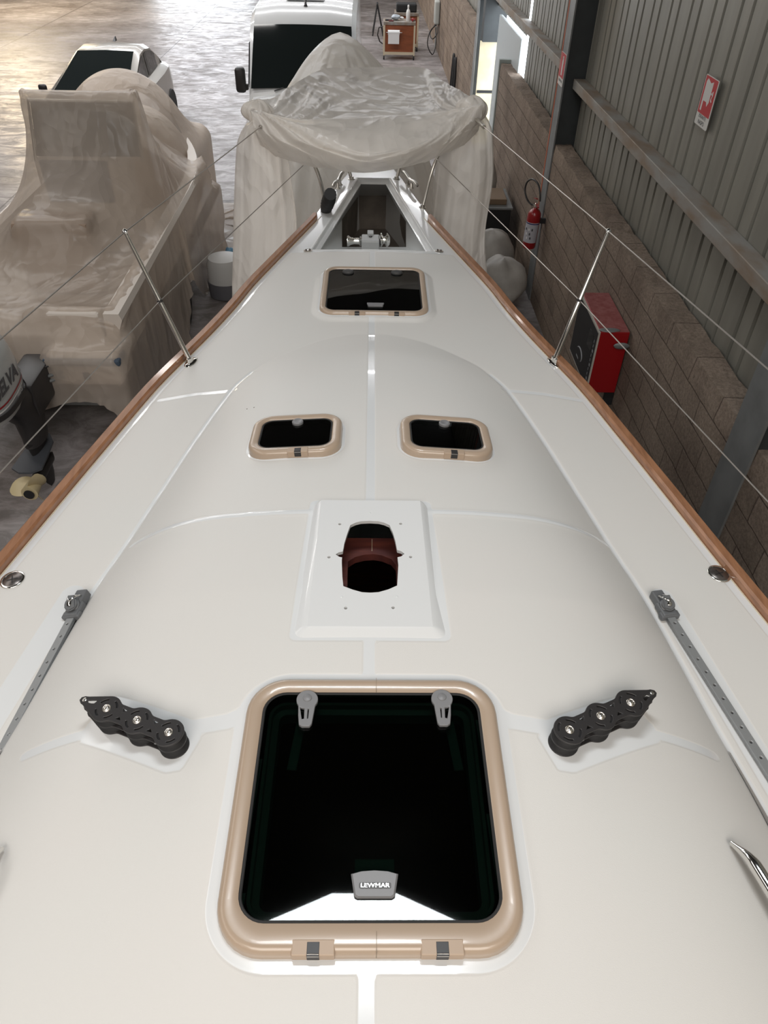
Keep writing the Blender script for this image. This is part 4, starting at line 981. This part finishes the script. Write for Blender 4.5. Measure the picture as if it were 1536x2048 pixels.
# outboard engine
EX, EY = -2.98, 5.40
eng = MB()
eng.loft([[(EX-.10*max(0, (z-.8)/.34)+a*sx, EY-.15*max(0, (z-.8)/.34)+b*sy+dy, z) for sx, sy in circ(0, 0, 1, 20)] for z, a, b, dy in ((1.14, .21, .30, 0), (1.05, .20, .28, .0), (.95, .15, .20, .02), (.80, .12, .17, .03), (.62, .10, .16, .03), (.56, .09, .17, .02))], True, True)
eng.loft([[(EX+a*sx, EY+b*sy+dy, z) for sx, sy in circ(0, 0, 1, 16)] for z, a, b, dy in ((.60, .07, .17, .02), (.48, .045, .15, .02), (.34, .03, .13, .02), (.12, .012, .10, .03), (.04, .008, .05, .04))], True, True)
eng.box((EX-.13, EY-.02, .80), (EX+.13, EY+.55, 1.12), bev=.03)
engo = eng.build('outboard_engine', BLACKP, mboat, 40, label='outboard engine with white cowling, black leg and cream propeller')
MB().loft([[(EX+x, EY+y, z) for x, y in ((-.13, -.30), (-.05, -.36), (.05, -.36), (.13, -.30), (.10, .10), (.03, .22), (-.03, .22), (-.10, .10))] for z in (.455, .475)]).build('cavitation_plate', mat('engine_grey', (.07, .075, .085), .5), engo)
MB().tube([(EX, EY+.20, .27), (EX, EY+.12, .27), (EX, EY-.15, .27), (EX, EY-.22, .27)], [.01, .05, .058, .045], 16).build('gearcase', BLACKP, engo, True)
pr_ = MB().tube([(EX, EY-.22, .27), (EX, EY-.30, .27), (EX, EY-.40, .27)], [.055, .062, .072], 18)
PRC = mat('propeller_cream', (.56, .47, .28), .4)
pro = pr_.build('propeller', PRC, engo, 60)
bl_ = MB()
for k in range(3):
    a0 = R_(120*k+35); rings = []
    for q in np.linspace(0, 1, 9):
        r_q = .045+.15*q; wd = .075*math.sin(math.pi*min(1, .28+q*.72))**.6+.012; ring = []
        for s_ in (-1, -.5, 0, .5, 1):
            ang = a0+s_*wd/r_q*.75+q*.5; ring.append((EX+r_q*math.cos(ang), EY-.31-s_*wd*.75-q*.03, .27+r_q*math.sin(ang)))
        rings.append(ring+[(x, y-.006, z) for x, y, z in ring[::-1]])
    bl_.loft(rings)
bl_.build('propeller_blades', PRC, engo, 50)
MB().lathe([(.045, 0), (.045, .01)], 16, Matrix.Translation((EX, EY-.41, .27)) @ Matrix.Rotation(R_(90), 4, 'X')).build('exhaust_hub', BLACKM, pro)
COWL = mat('cowling_grey_white', (.40, .41, .40), .25, coat=.5)
cw_ = MB(); CK = .98; EXC, EYC = -3.11, 5.14; prof = [(1.12, .235, .33, .0), (1.16, .25, .345, .0), (1.30, .262, .36, -.005), (1.46, .262, .355, -.01), (1.58, .25, .335, -.01), (1.66, .225, .30, 0), (1.715, .17, .235, .01), (1.74, .09, .13, .02), (1.745, .01, .02, .02)]
def se(n, p): return [(math.copysign(abs(math.cos(a))**p, math.cos(a)), math.copysign(abs(math.sin(a))**p, math.sin(a))) for a in [2*math.pi*k/n for k in range(n)]]
prof = [(z-.06, a*CK, b*CK, dy) for z, a, b, dy in prof]
cw_.loft([[(EXC+a*sx, EYC+b*sy+dy, z) for sx, sy in se(40, .72)] for z, a, b, dy in prof])
cow = cw_.build('cowling', COWL, engo, 50, label='white and grey engine cowling with red stripe')
def band(z0, z1, m, name, par, e=.003, tilt=.0):
    out = []
    for zz in (z0, z1):
        a = np.interp(zz, [q[0] for q in prof], [q[1] for q in prof])+e; b = np.interp(zz, [q[0] for q in prof], [q[2] for q in prof])+e
        out.append([(EXC+a*sx, EYC+b*sy-.004, zz+tilt*sy) for sx, sy in se(40, .72)])
    MB().loft(out, True, False).build(name, m, par, True)
band(1.235, 1.25, RED, 'red_stripe', engo, tilt=.03); band(1.20, 1.212, WHITE, 'white_stripe', engo, tilt=.03); band(1.115, 1.165, BLACKP, 'cowl_band', engo, .012)
band(1.165, 1.20, GREYP, 'grey_stripe', engo, tilt=.02)
T = frame((EXC+.262*CK+.004, EYC-.10, 1.365), (0, 1, .0), (1, 0, .03))
textmesh('lettering', 'SELVA', .155, TEXTG, engo, T, shear=.25, bold=.004, sx=1.0)
T2 = frame((EXC+.255*CK+.006, EYC+.05, 1.186), (0, 1, .08), (1, 0, .0)); textmesh('lettering', '100XS', .045, mat('letter_silver', (.5, .5, .5), .4, .5), engo, T2, shear=.25, bold=.001)
for dz, r_ in ((.0, .008), (-.09, .016), (-.14, .016)):
    MB().tube([(EX+.08, EY+.30, 1.10+dz), (EX+.25, EY+.45, 1.09+dz), (MX+.40, 6.1, 1.06+dz)], r_, 8).build('steering_hose', BLACKP if dz == 0 else HGREY, engo, True)

# clear sheet over the motorboat
COVER = plastic('clear_cover_tan', (.68, .59, .51), .36, .28, 2.4, .5, .35)
def cover():
    nx, ny = 96, 176
    xs = np.linspace(MX-1.75, MX+2.05, nx); ys = np.linspace(5.33, 13.9, ny)
    X0 = np.zeros((ny, nx, 3)); X0[:, :, 0] = xs[None]; X0[:, :, 1] = ys[:, None]; X0[:, :, 2] = 2.66
    b, r_ = .98, .05
    boxes = [((MX-b, 6.15, .3), (MX-b+.15, 11.5, 1.40), r_), ((MX+b-.15, 6.15, .3), (MX+b, 11.5, 1.40), r_), ((MX-b, 6.15, .3), (MX-.2, 6.33, 1.40), r_), ((MX+.1, 6.15, .3), (MX+b, 6.33, 1.40), r_),
             ((MX+.32, 5.77, .3), (MX+1.04, 6.3, 1.185), .04), ((MX-.47, 8.50, .9), (MX+.76, 9.32, 2.03), .05), ((MX-.43, 8.60, 1.9), (MX+.78, 8.86, 2.60), .03), ((MX-.40, 7.45, .9), (MX+.40, 7.85, 1.72), .08), ((MX-.9, 6.3, .3), (MX+.9, 11.5, .95), .02)]
    sph = [((MX-.2, 11.2, .9), (.85, 1.3, 1.2))]
    pm = np.zeros((ny, nx), bool); jy = np.argmin(np.abs(ys-8.73)); pm[jy-1:jy+2] = (xs > MX-.44) & (xs < MX+.79); pp = X0[pm].copy(); pp[:, 2] = 2.615
    X = drape(X0, boxes, sph, steps=150, iters=9, seed=2, pins=(pm, pp))
    return X
cov = cover()
ROWS = slice(0, None)
G = subdiv(cov)
MCOV = grid_mesh('plastic_sheet', G, COVER, None, label='clear tan-tinted plastic sheet draped over the motorboat with engine', cat='plastic sheet')
# opaque dust sheet over the tall bow shape behind it
TARP = plastic('tan_dust_sheet', (.62, .52, .43), .03, .5, 3.5, .35, .25)
def dome():
    nx, ny = 90, 90; xs = np.linspace(-5.05, -2.15, nx); ys = np.linspace(9.55, 13.2, ny)
    X0 = np.zeros((ny, nx, 3)); X0[:, :, 0] = xs[None]; X0[:, :, 1] = ys[:, None]; X0[:, :, 2] = 2.75
    sph = [((-3.60, 11.75, .70), (1.0, 1.35, 1.52)), ((-3.42, 11.0, .85), (.95, 1.0, 1.2))]
    return drape(X0, [((-4.4, 10.6, .2), (-2.55, 12.9, 1.35), .2)], sph, steps=110, iters=9, seed=5)
G2 = subdiv(dome()); grid_mesh('dust_sheet', G2, TARP, None, label='opaque tan dust sheet over the rounded bow behind the clear-wrapped boat', cat='dust sheet')

# ------------------------------------------------------------------ vehicles
def wheel(parent, x, y, r=.33, w_=.22):
    T = Matrix.Translation((x, y, r)) @ Matrix.Rotation(R_(90), 4, 'Y')
    o = MB().lathe([(r*.6, -w_/2), (r*.95, -w_/2), (r, -w_*.3), (r, w_*.3), (r*.95, w_/2), (r*.6, w_/2)], 32, T).build('wheel', RUBBER, parent, 40)
    MB().lathe([(.05, -w_*.42), (r*.6, -w_*.42), (r*.6, w_*.42), (.05, w_*.42)], 20, T).build('rim', STEEL, o, 40)
def car():
    cx, y0 = -5.32, 14.55
    e = empty('car', (cx, y0+2.2, 0), 'silver saloon car facing the camera behind the wrapped boats', 'car')
    # body sections along y: (y, half width, z bottom, z shoulder)
    secs = [(0, .60, .35, .58), (.08, .76, .26, .70), (.35, .86, .22, .82), (.9, .91, .20, .93), (1.35, .92, .20, 1.0), (2.2, .93, .20, 1.02), (3.4, .92, .20, 1.04), (4.0, .88, .22, 1.05), (4.4, .80, .28, 1.02), (4.55, .66, .40, .90)]
    MB().loft([[(cx+x, y0+y, z) for x, z in ((h*.8, zb), (h, zb+.12), (h*1.01, (zb+zs)/2), (h*.97, zs-.06), (h*.86, zs), (h*.4, zs+.045), (-h*.4, zs+.045), (-h*.86, zs), (-h*.97, zs-.06), (-h*1.01, (zb+zs)/2), (-h, zb+.12), (-h*.8, zb))] for y, h, zb, zs in secs]).build('body', SILVER, e, 40)
    # greenhouse
    gh = [(.98, .84, .96, .82), (2.0, .735, 1.33, .66), (2.65, .72, 1.53, .60), (3.0, .72, 1.56, .60), (3.5, .70, 1.50, .58), (4.05, .66, 1.25, .60), (4.35, .62, 1.05, .62)]
    def sec(y, h, zt, ht, zb=.98): return [(cx+h, y0+y, zb), (cx+ht+.05, y0+y, zt-.07), (cx+ht-.06, y0+y, zt), (cx, y0+y, zt+.025), (cx-ht+.06, y0+y, zt), (cx-ht-.05, y0+y, zt-.07), (cx-h, y0+y, zb)]
    MB().loft([sec(*g) for g in gh], True, True).build('roof', SILVER, e, 35)
    def ws(y, o): 
        g = [q[0] for q in gh]; return [np.interp(y, g, [q[k] for q in gh])+o for k in (1, 2, 3)]
    rows = []
    for y in np.linspace(1.04, 2.58, 8):
        h, zt, ht = ws(y, 0); rows.append([(cx+s*(ht-.055)*1.0, y0+y-.006, zt+.012+.018*(1-abs(s))) for s in np.linspace(-1, 1, 9)])
    MB().loft(rows, False, False).build('windscreen', GLASSD, e, True)
    for sd in (-1, 1):
        for ya, yb in ((1.75, 2.75), (2.83, 3.75)):
            lo, hi = [], []
            for y in np.linspace(ya, yb, 7):
                h, zt, ht = ws(y, 0); x1, z1 = h+.0, 1.0; x2, z2 = ht+.05, zt-.07
                for arr, t in ((lo, .12), (hi, .93)): arr.append((cx+sd*(x1+(x2-x1)*t+.010), y0+y, z1+(z2-z1)*t))
            MB().loft([lo, hi], False, False).build('side_window', GLASSD, e)
        m_ = MB().box((cx+sd*1.02-.08, y0+1.50, 1.0), (cx+sd*1.02+.08, y0+1.60, 1.13), bev=.04); m_.build('wing_mirror', BLACKP, e, 50)
    MB().loft([[(cx-.03, y0+3.25, 1.57), (cx+.03, y0+3.25, 1.57), (cx+.02, y0+3.42, 1.57), (cx-.02, y0+3.42, 1.57)], [(cx-.006, y0+3.36, 1.64), (cx+.006, y0+3.36, 1.64), (cx+.006, y0+3.41, 1.645), (cx-.006, y0+3.41, 1.645)]]).build('roof_aerial', BLACKP, e)
    for sd in (-1, 1):
        MB().box((cx+sd*.70-.16, y0+.03, .58), (cx+sd*.70+.12, y0+.2, .72), bev=.04).build('headlamp', CHROME, e, 50)
        for yy in (.85, 3.6): wheel(e, cx+sd*.84, y0+yy)
    MB().box((cx-.42, y0-.015, .40), (cx+.42, y0+.05, .62), bev=.02).build('grille', BLACKP, e)
car()
def van():
    cx, y0 = -1.27, 14.1
    e = empty('van', (cx, y0+2.7, 0), 'white panel van facing the camera behind the peaked plastic tent', 'van')
    def sec(y, h, zb, zt, hr): return [(cx+h*.94, y, zb), (cx+h, y, zb+.15), (cx+h, y, min(1.15, zt*.8)), (cx+hr+.02, y, zt-.12), (cx+hr-.06, y, zt-.03), (cx+hr*.5, y, zt+.02), (cx-hr*.5, y, zt+.02), (cx-hr+.06, y, zt-.03), (cx-hr-.02, y, zt-.12), (cx-h, y, min(1.15, zt*.8)), (cx-h, y, zb+.15), (cx-h*.94, y, zb)]
    S_ = [(0, .84, .38, .85, .80), (.08, .94, .30, 1.02, .90), (.35, .98, .25, 1.16, .93), (.80, .995, .22, 1.27, .94), (.84, .995, .22, 1.33, .94), (1.25, 1.0, .22, 1.85, .93), (1.55, 1.0, .22, 2.20, .93), (1.75, 1.0, .22, 2.37, .93), (2.1, 1.0, .22, 2.46, .93), (3.0, 1.0, .22, 2.50, .93), (5.4, 1.0, .22, 2.50, .93), (5.5, .98, .25, 2.46, .90)]
    MB().loft([sec(y0+y, h, zb, zt, hr) for y, h, zb, zt, hr in S_]).build('body', VANW, e, 30)
    yy = [.86, 1.05, 1.25, 1.42, 1.57]; rows = []
    for y in yy:
        zt = np.interp(y, [s[0] for s in S_], [s[3] for s in S_]); hw_ = np.interp(y, [.86, 1.57], [.915, .865])
        rows.append([(cx+s*hw_, y0+y-.03, zt+.010+.02*(1-s*s)) for s in np.linspace(-1, 1, 11)])
    MB().loft(rows, False, False).build('windscreen', GLASSD, e, True)
    for s in np.linspace(-.5, .5, 3)[::2]:
        MB().tube([(cx+s, y0+.80, 1.34), (cx+s+.35, y0+.90, 1.44)], .012, 6).build('wiper', BLACKP, e)
    for sd in (-1, 1):
        m_ = MB().box((cx+sd*1.10-.09, y0+.85, 1.28), (cx+sd*1.10+.13*max(0, sd)+.09-.0, y0+1.0, 1.68), bev=.05); m_.build('wing_mirror', BLACKP, e, 50)
        MB().box((min(cx+sd*.97, cx+sd*1.1), y0+.9, 1.32), (max(cx+sd*.97, cx+sd*1.1), y0+.97, 1.42), bev=.02).build('mirror_arm', BLACKP, e)
        MB().add([(cx+sd*1.005, y0+1.1, 1.30), (cx+sd*1.005, y0+2.1, 1.30), (cx+sd*.985, y0+2.1, 1.95), (cx+sd*.985, y0+1.55, 1.95)], [(0, 1, 2, 3)]).build('side_window', GLASSD, e)
        MB().box((cx+sd*.72-.17, y0-.0, .78), (cx+sd*.72+.17, y0+.2, .98), bev=.05).build('headlamp', CHROME, e, 50)
        for q in (1.0, 4.5): wheel(e, cx+sd*.9, y0+q, .35, .24)
    for k, (z, a) in enumerate(((1.06, .78), (.96, .55), (.88, .55))):
        MB().box((cx-a, y0-.02+.07*(k == 0), z-.03), (cx+a, y0+.1+.1*(k == 0), z+.02), bev=.01).build('grille_slot', BLACKP, e)
    MB().box((cx-.35, y0+2.3, 2.505), (cx+.35, y0+2.9, 2.53), bev=.01).build('roof_hatch', VANW, e)
    MB().tube([(cx+.03, y0+2.0, 2.46), (cx+.03, y0+2.02, 2.50), (cx+.035, y0+2.5, 2.92)], [.035, .018, .006], 8).build('roof_aerial', BLACKP, e)
van()

# ------------------------------------------------------------------ workshop trolley by the wall
def cart(x0, x1, y0, zt, name, label, front):
    e = empty(name, ((x0+x1)/2, y0+.3, 0), label, 'trolley')
    MB().box((x0+.04, y0, .20), (x1-.04, y0+.55, zt-.08)).build('cabinet', WOODB, e)
    MB().box((x0, y0-.03, zt-.08), (x1, y0+.6, zt), bev=.008).build('worktop', HBEAM, e)
    for x in (x0, x1-.05):
        for y in (y0-.02, y0+.53):
            MB().box((x, y, .10), (x+.05, y+.05, zt-.08)).build('leg', CREAM, e)
            MB().lathe([(.055, -.02), (.055, .02)], 14, Matrix.Translation((x+.025, y+.02, .055)) @ Matrix.Rotation(R_(90), 4, 'Y')).build('caster', RUBBER, e)
    MB().box((x0, y0-.025, .13), (x1, y0-.0, .20)).build('lower_rail', CREAM, e)
    if front:
        MB().tube([(x0-.02, y0+.05, .82), (x0-.13, y0+.0, .80), (x0-.17, y0, .62), (x0-.10, y0, .45), (x0-.02, y0+.02, .40)], .018, 8).build('handle', BLACKP, e, True)
    return e
CX0, CX1, CY = .27, 1.20, 25.4
cart(CX0, CX1, CY, .95, 'workshop_trolley', 'brown wooden workshop trolley on casters with cluttered top', True)
r = empty('paper_roll', (.58, CY-.10, .60), 'white paper towel roll mounted on the brown trolley front', 'paper roll')
MB().tube([(.40, CY-.10, .70), (.74, CY-.10, .70)], .062, 20).build('roll', PAPER, r, 60)
MB().add([(.41, CY-.155, .69), (.73, CY-.155, .69), (.73, CY-.14, .42), (.41, CY-.14, .42)], [(0, 1, 2, 3)]).build('loose_sheet', PAPER, r)
MB().tube([(.36, CY-.03, .70), (.36, CY-.10, .70), (.80, CY-.10, .70), (.80, CY-.03, .70)], .012, 8).build('holder', CHROME, r)
b_ = empty('spray_bottle', (.98, CY+.12, .95), 'white plastic bottle standing on the brown trolley', 'bottle')
T = Matrix.Translation((.98, CY+.12, .95)); MB().lathe([(.055, 0), (.06, .01), (.06, .22), (.045, .27), (.022, .30), (.022, .33)], 20, T).build('bottle_body', WHITE, b_, 40)
MB().lathe([(.026, .33), (.026, .38), (.012, .40)], 16, T).build('cap', WHITE, b_, 40)
def lump(name, c, r, m, seed, label, cat, par=None, amp=.25, sq=(1, 1, .5)):
    n, k = 28, 18; c = np.array(c, float); G = np.zeros((k, n+1, 3)); ph = np.random.RandomState(seed).rand(8)*6
    for i in range(k):
        th = math.pi*i/(k-1)
        for j in range(n+1):
            a = 2*math.pi*j/n; q = 1+amp*(math.sin(3*a+ph[0]+2*th)*.4+math.sin(5*a+ph[1]-th)*.25+math.sin(8*th+2*a+ph[2])*.15)*math.sin(th)
            G[i, j] = c+r*q*np.array([math.sin(th)*math.cos(a)*sq[0], math.sin(th)*math.sin(a)*sq[1], math.cos(th)*sq[2]])
    return grid_mesh(name, G, m, par, label=label, cat=cat)
lump('cleaning_rag', (.62, CY+.25, 1.03), .13, mat('rag_blue_white', (.50, .55, .60), .8, var=.5, vscale=12), 4, 'crumpled pale blue rag on the brown trolley top', 'rag')
lump('cleaning_rag', (.80, CY+.34, 1.0), .06, PAPER, 8, 'crumpled white rag beside the white bottle', 'rag')
MB().box((.32, CY+.10, .95), (.52, CY+.18, .99), bev=.01).build('hand_tool', BLACKP, label='short black tool at the left of the brown trolley top', cat='tool')
MB().box((.42, CY-.01, .95), (.56, CY+.06, .985), bev=.01).build('hand_tool', mat('maroon', (.12, .02, .02), .5), label='dark red tool at the front of the brown trolley top', cat='tool')
o = MB().tube([(1.10, CY+.02, .98), (1.17, CY+.20, .98), (1.12, CY+.38, .98)], .022, 8).tube([(1.05, CY+.18, .98), (1.20, CY+.26, .98)], .018, 8).build('clamp', RED, label='red clamp at the right end of the brown trolley top', cat='clamp')
cart(.62, 1.35, 26.7, 1.0, 'workshop_trolley', 'second brown trolley standing behind the first by the wall', False)
MB().box((.66, 26.75, 1.0), (1.28, 27.15, 1.22), bev=.04).build('tool_case', BLACKM, label='black tool case on the rear brown trolley', cat='case')
ch = empty('folding_trestle', (.05, 29.5, 0), 'dark metal trestle on the floor right of the van', 'trestle')
for a, b in (((-.05, 29.2, .0), (.10, 29.4, .85)), ((.30, 29.2, .0), (.10, 29.4, .85)), ((-.05, 29.9, .0), (.10, 29.7, .85)), ((.30, 29.9, .0), (.10, 29.7, .85))): MB().tube([a, b], .022, 8).build('leg', BLACKM, ch)
MB().tube([(.10, 29.3, .85), (.10, 29.8, .85)], .03, 8).build('top_bar', BLACKM, ch)

# ------------------------------------------------------------------ things on the right wall
def W(d, y, z): return WROT @ Vector((d, y, z))
eb = empty('socket_box', W(-.1, 26.6, 1.0), 'grey electrical socket box on the far column of the right wall', 'socket box')
MB().box((wx(26.6)-.16, 26.35, .75), (wx(26.6)-.01, 26.8, 1.35), bev=.04).build('housing', mat('socket_grey', (.42, .43, .40), .5), eb)
MB().tube(smoothpath([W(-.10, 26.4, .75), W(-.30, 26.1, .62), W(-.36, 26.0, .30), W(-.20, 26.0, .05), W(-.1, 26.1, .30), W(-.12, 26.3, .7)], 6), .016, 8).build('cable', BLACKP, eb, True)
MB().tube(smoothpath([W(-.12, 26.5, .75), W(-.28, 26.3, .55), W(-.22, 26.0, .45), W(-.10, 25.9, .60), W(-.08, 26.2, .72)], 6), .014, 8).build('cable', BLACKP, eb, True)
for k, yy in enumerate((20.3, 20.75)):
    MB().tube(smoothpath([W(-.10, yy, .03), W(-.08, yy, .50), W(-.08, yy+.08, .85), W(-.08, yy+.16, .93), W(-.08, yy+.24, .8), W(-.10, yy+.28, .03)], 6), .03, 8).build('rubber_hoop', BLACKM, None, True, label='black rubber hoop leaning on the block wall, %s one' % ('nearer' if k == 0 else 'farther'), cat='hoop', group='rubber hoops on the block wall')

# fire extinguisher
def extinguisher():
    c = np.array([2.0, 9.36, .80]); e = empty('fire_extinguisher', tuple(c), 'red fire extinguisher with black hose hanging beside the steel column', 'fire extinguisher')
    T = Matrix.Translation(c) @ Matrix.Rotation(R_(2), 4, 'Y')
    MB().lathe([(.02, -.015), (.075, -.01), (.083, .01), (.083, .38), (.078, .42), (.055, .455), (.025, .475), (.022, .49)], 32, T).build('cylinder', RED, e, 50)
    ang = np.linspace(R_(150), R_(320), 24)
    MB().loft([[(.0842*math.cos(a), .0842*math.sin(a), z) for a in ang] for z in (.07, .32)], False, False, T).build('label', mat('ext_label', (.42, .42, .46), .5), e, True)
    MB().loft([[(.0848*math.cos(a), .0848*math.sin(a), z) for a in ang] for z in (.30, .312)], False, False, T).build('label_band', mat('navy', (.02, .02, .12), .5), e, True)
    for k, (zz, a0) in enumerate(((.235, 205), (.235, 235), (.235, 262), (.18, 215), (.18, 245), (.13, 225), (.13, 255))):
        a = R_(a0); MB().box((-.009, -.001, -.014), (.009, .001, .014), T @ Matrix.Translation((.0852*math.cos(a), .0852*math.sin(a), zz)) @ Matrix.Rotation(a+math.pi/2, 4, 'Z')).build('pictogram', TEXTW if k % 2 else TEXTG, e)
    v = MB().lathe([(.02, .48), (.024, .50), (.02, .53), (.012, .54)], 14, T).build('valve', CHROME, e, 50)
    MB().box((-.012, -.13, .525), (.012, .03, .537), T @ Matrix.Rotation(R_(0), 4, 'X')).box((-.012, -.12, .545), (.012, .02, .557), T @ Matrix.Translation((0, 0, .02)) @ Matrix.Rotation(R_(-14), 4, 'X')).build('squeeze_handle', RED, e)
    pts = [(0, .02, .51), (-.05, .07, .50), (-.10, .14, .54), (-.13, .20, .63), (-.12, .18, .73), (-.08, .08, .79), (-.03, -.04, .77), (.0, -.10, .68), (.01, -.12, .60)]
    MB().tube([T @ Vector(tuple(p)) for p in smoothpath(pts, 7)], .011, 10).build('hose', BLACKP, e, True)
    MB().tube([T @ Vector(p) for p in ((.0, .02, .51), (-.025, .045, .505))], .014, 10).build('hose_fitting', CHROME, e)
    MB().box((.08, -.02, .30), (.155, .02, .36), T).build('wall_bracket', BLACKM, e)
extinguisher()

# red wall cabinet with a black front
def red_box():
    e = empty('red_cabinet', (2.07, 6.06, .93), 'red metal wall cabinet with a black printed front on the block wall', 'cabinet')
    x0, x1, y0, y1, z0, z1 = 1.925, 2.185, 5.69, 6.45, .93, 1.525
    MB().box((x0+.012, y0, z0), (x1, y1, z1), bev=.006).build('case', RED, e)
    MB().box((x0+.02, y0+.004, z1), (x1-.004, y1-.004, z1+.003)).build('dusty_top', REDD, e)
    MB().box((x0, y0+.005, z0+.01), (x0+.013, y1-.005, z1-.005), bev=.002).build('front_rim', mat('pale_rim', (.45, .43, .38), .5), e)
    MB().box((x0-.003, y0+.025, z0+.03), (x0+.002, y1-.02, z1-.025)).build('front_panel', PANELB, e)
    T = frame((x0-.0035, (y0+y1)/2, (z0+z1)/2), (0, -1, 0), (-1, 0, 0)); g = mat('panel_print', (.30, .31, .32), .5)
    mk = MB()
    for k in range(9): mk.box((.30, -.2+.045*k, 0), (.312+.02*(k % 3 == 0), -.175+.045*k, .0015), T)
    mk.build('printed_scale', g, e)
    pts = [(.10*math.cos(a)-.03, .055*math.sin(a)-.14, .001) for a in np.linspace(-.6, 2.6, 14)]
    MB().tube([T @ Vector(p) for p in pts], .006, 6).box((-.12, -.20, 0), (-.04, -.185, .0015), T).build('printed_emblem', g, e)
    MB().box((.12, .05, -.004), (.27, .20, .0012), T).build('display_window', GLASSD, e)
    for p, s in (((x0+.09, y0+.03, z1+.004), (.09, .035, .012)), ((x1-.05, y0-.012, z1-.12), (.07, .014, .03))):
        lump('corner_grip', p, 1, HGREY, 3, None, None, e, .1, s)
    MB().box((x1-.06, y0+.05, z0-.16), (x1+.02, y0+.09, z0)).build('wall_bracket', BLACKM, e)
    MB().box((x1-.06, y1-.09, z0-.16), (x1+.02, y1-.05, z0)).build('wall_bracket', BLACKM, e)
red_box()

SIGNR = mat('sign_red', (.50, .012, .02), .4); SIGNW = mat('sign_white', (.66, .65, .62), .45)
def sign(kind, y, z, d, label):
    loc = W(d, y, z); T = frame(loc, tuple((W(d, y-1, z)-loc)), tuple(W(d-1, y, z)-loc)); w_, h_ = .25, .32
    e = empty('safety_sign', tuple(loc), label, 'sign')
    MB().prism(rrect(w_, h_, .012), -.004, 0, T).build('board', SIGNW, e)
    MB().prism(rrect(w_-.02, h_*.74, .004), 0, .0012, T @ Matrix.Translation((0, h_*.115, 0))).build('red_field', SIGNR, e)
    T2 = T @ Matrix.Translation((0, h_*.115, .0012))
    if kind == 'hydrant':
        MB().prism([(-.085, .085), (-.065, .105), (.0, .085), (.045, .10), (.045, -.03), (.02, -.06), (.0, -.035), (-.06, -.035), (-.06, -.10), (-.085, -.10)], 0, .001, T2).build('pictogram', SIGNW, e)
        MB().tube([T2 @ Vector(p) for p in ((.045, .03, 0), (.065, .025, 0), (.078, .045, 0), (.082, .02, 0), (.07, -.005, 0), (.085, -.02, 0))], .005, 6).build('pictogram', SIGNW, e)
        textmesh('lettering', 'IDRANTE', .034, TEXTG, e, T @ Matrix.Translation((0, -.098, .0005)), ext=.0005)
        textmesh('lettering', 'NASPO', .038, TEXTG, e, T @ Matrix.Translation((0, -.135, .0005)), ext=.0005)
    else:
        MB().prism([(-.028, .04), (-.012, .062), (.012, .062), (.028, .04), (.028, -.095), (-.028, -.095)], 0, .001, T2).build('pictogram', SIGNW, e)
        MB().tube([T2 @ Vector(p) for p in ((0, .06, 0), (0, .085, 0), (.03, .09, 0), (.04, .06, 0), (.042, .02, 0))], .006, 6).build('pictogram', SIGNW, e)
        textmesh('lettering', 'ESTINTORE', .034, TEXTG, e, T @ Matrix.Translation((0, -.115, .0005)), ext=.0005)
sign('hydrant', 5.95, 3.215, .20, 'red hydrant sign with white pictogram on the corrugated wall')
sign('extinguisher', 9.64, 2.73, -.02, 'small red extinguisher sign fixed to the steel column')

# bagged sails, cabinet and tub standing on the floor
BAG = mat('grey_white_sailcloth', (.42, .40, .37), .6, var=.2, vscale=5, bump=.4, bscale=9)
lump('sail_bag', (1.70, 9.35, .33), .34, BAG, 12, 'large rounded grey-white bag on the floor by the block wall, nearer one', 'bag', None, .22, (.95, 1.0, .95))
lump('sail_bag', (1.66, 10.15, .36), .33, BAG, 14, 'rounded grey-white bag behind the nearer bag by the block wall', 'bag', None, .2, (1, 1, 1.05))
k_ = empty('black_cabinet', (1.75, 11.3, 0), 'black low cabinet half hidden behind the hanging plastic on the right', 'cabinet')
MB().box((1.42, 10.9, 0), (2.0, 11.7, .72), bev=.01).build('case', BLACKM, k_)
MB().box((1.40, 10.88, .72), (2.02, 11.72, .75), bev=.004).build('top_board', HGREY, k_)
MB().box((1.48, 11.0, .75), (1.94, 11.5, .83), bev=.01).build('carton', mat('brown_card', (.20, .14, .09), .8), label='flat brown carton on the black cabinet', cat='carton')
lump('plastic_bundle', (1.66, 12.1, .62), .3, BAG, 31, 'grey plastic bundle leaning behind the black cabinet', 'bundle', None, .25, (.9, .9, 1.9))
t = empty('plastic_tub', (-1.98, 9.6, 0), 'pale round tub with dark grey base beside the peaked tent', 'tub')
T = Matrix.Translation((-1.96, 9.55, 0)); MB().lathe([(.20, .0), (.235, .02), (.245, .20), (.245, .22)], 28, T).build('tub_base', mat('tub_grey', (.13, .13, .145), .5), t, 40)
MB().lathe([(.235, .22), (.225, .45), (.20, .52), (.10, .55), (.02, .555)], 28, T).build('tub_top', mat('tub_white', (.55, .55, .54), .5), t, 40)
lump('blue_cloth', (-1.95, 10.0, .24), .17, BLUE, 6, 'scrap of blue cloth on the floor beside the pale tub', 'cloth', None, .3, (.6, .9, 1.3))
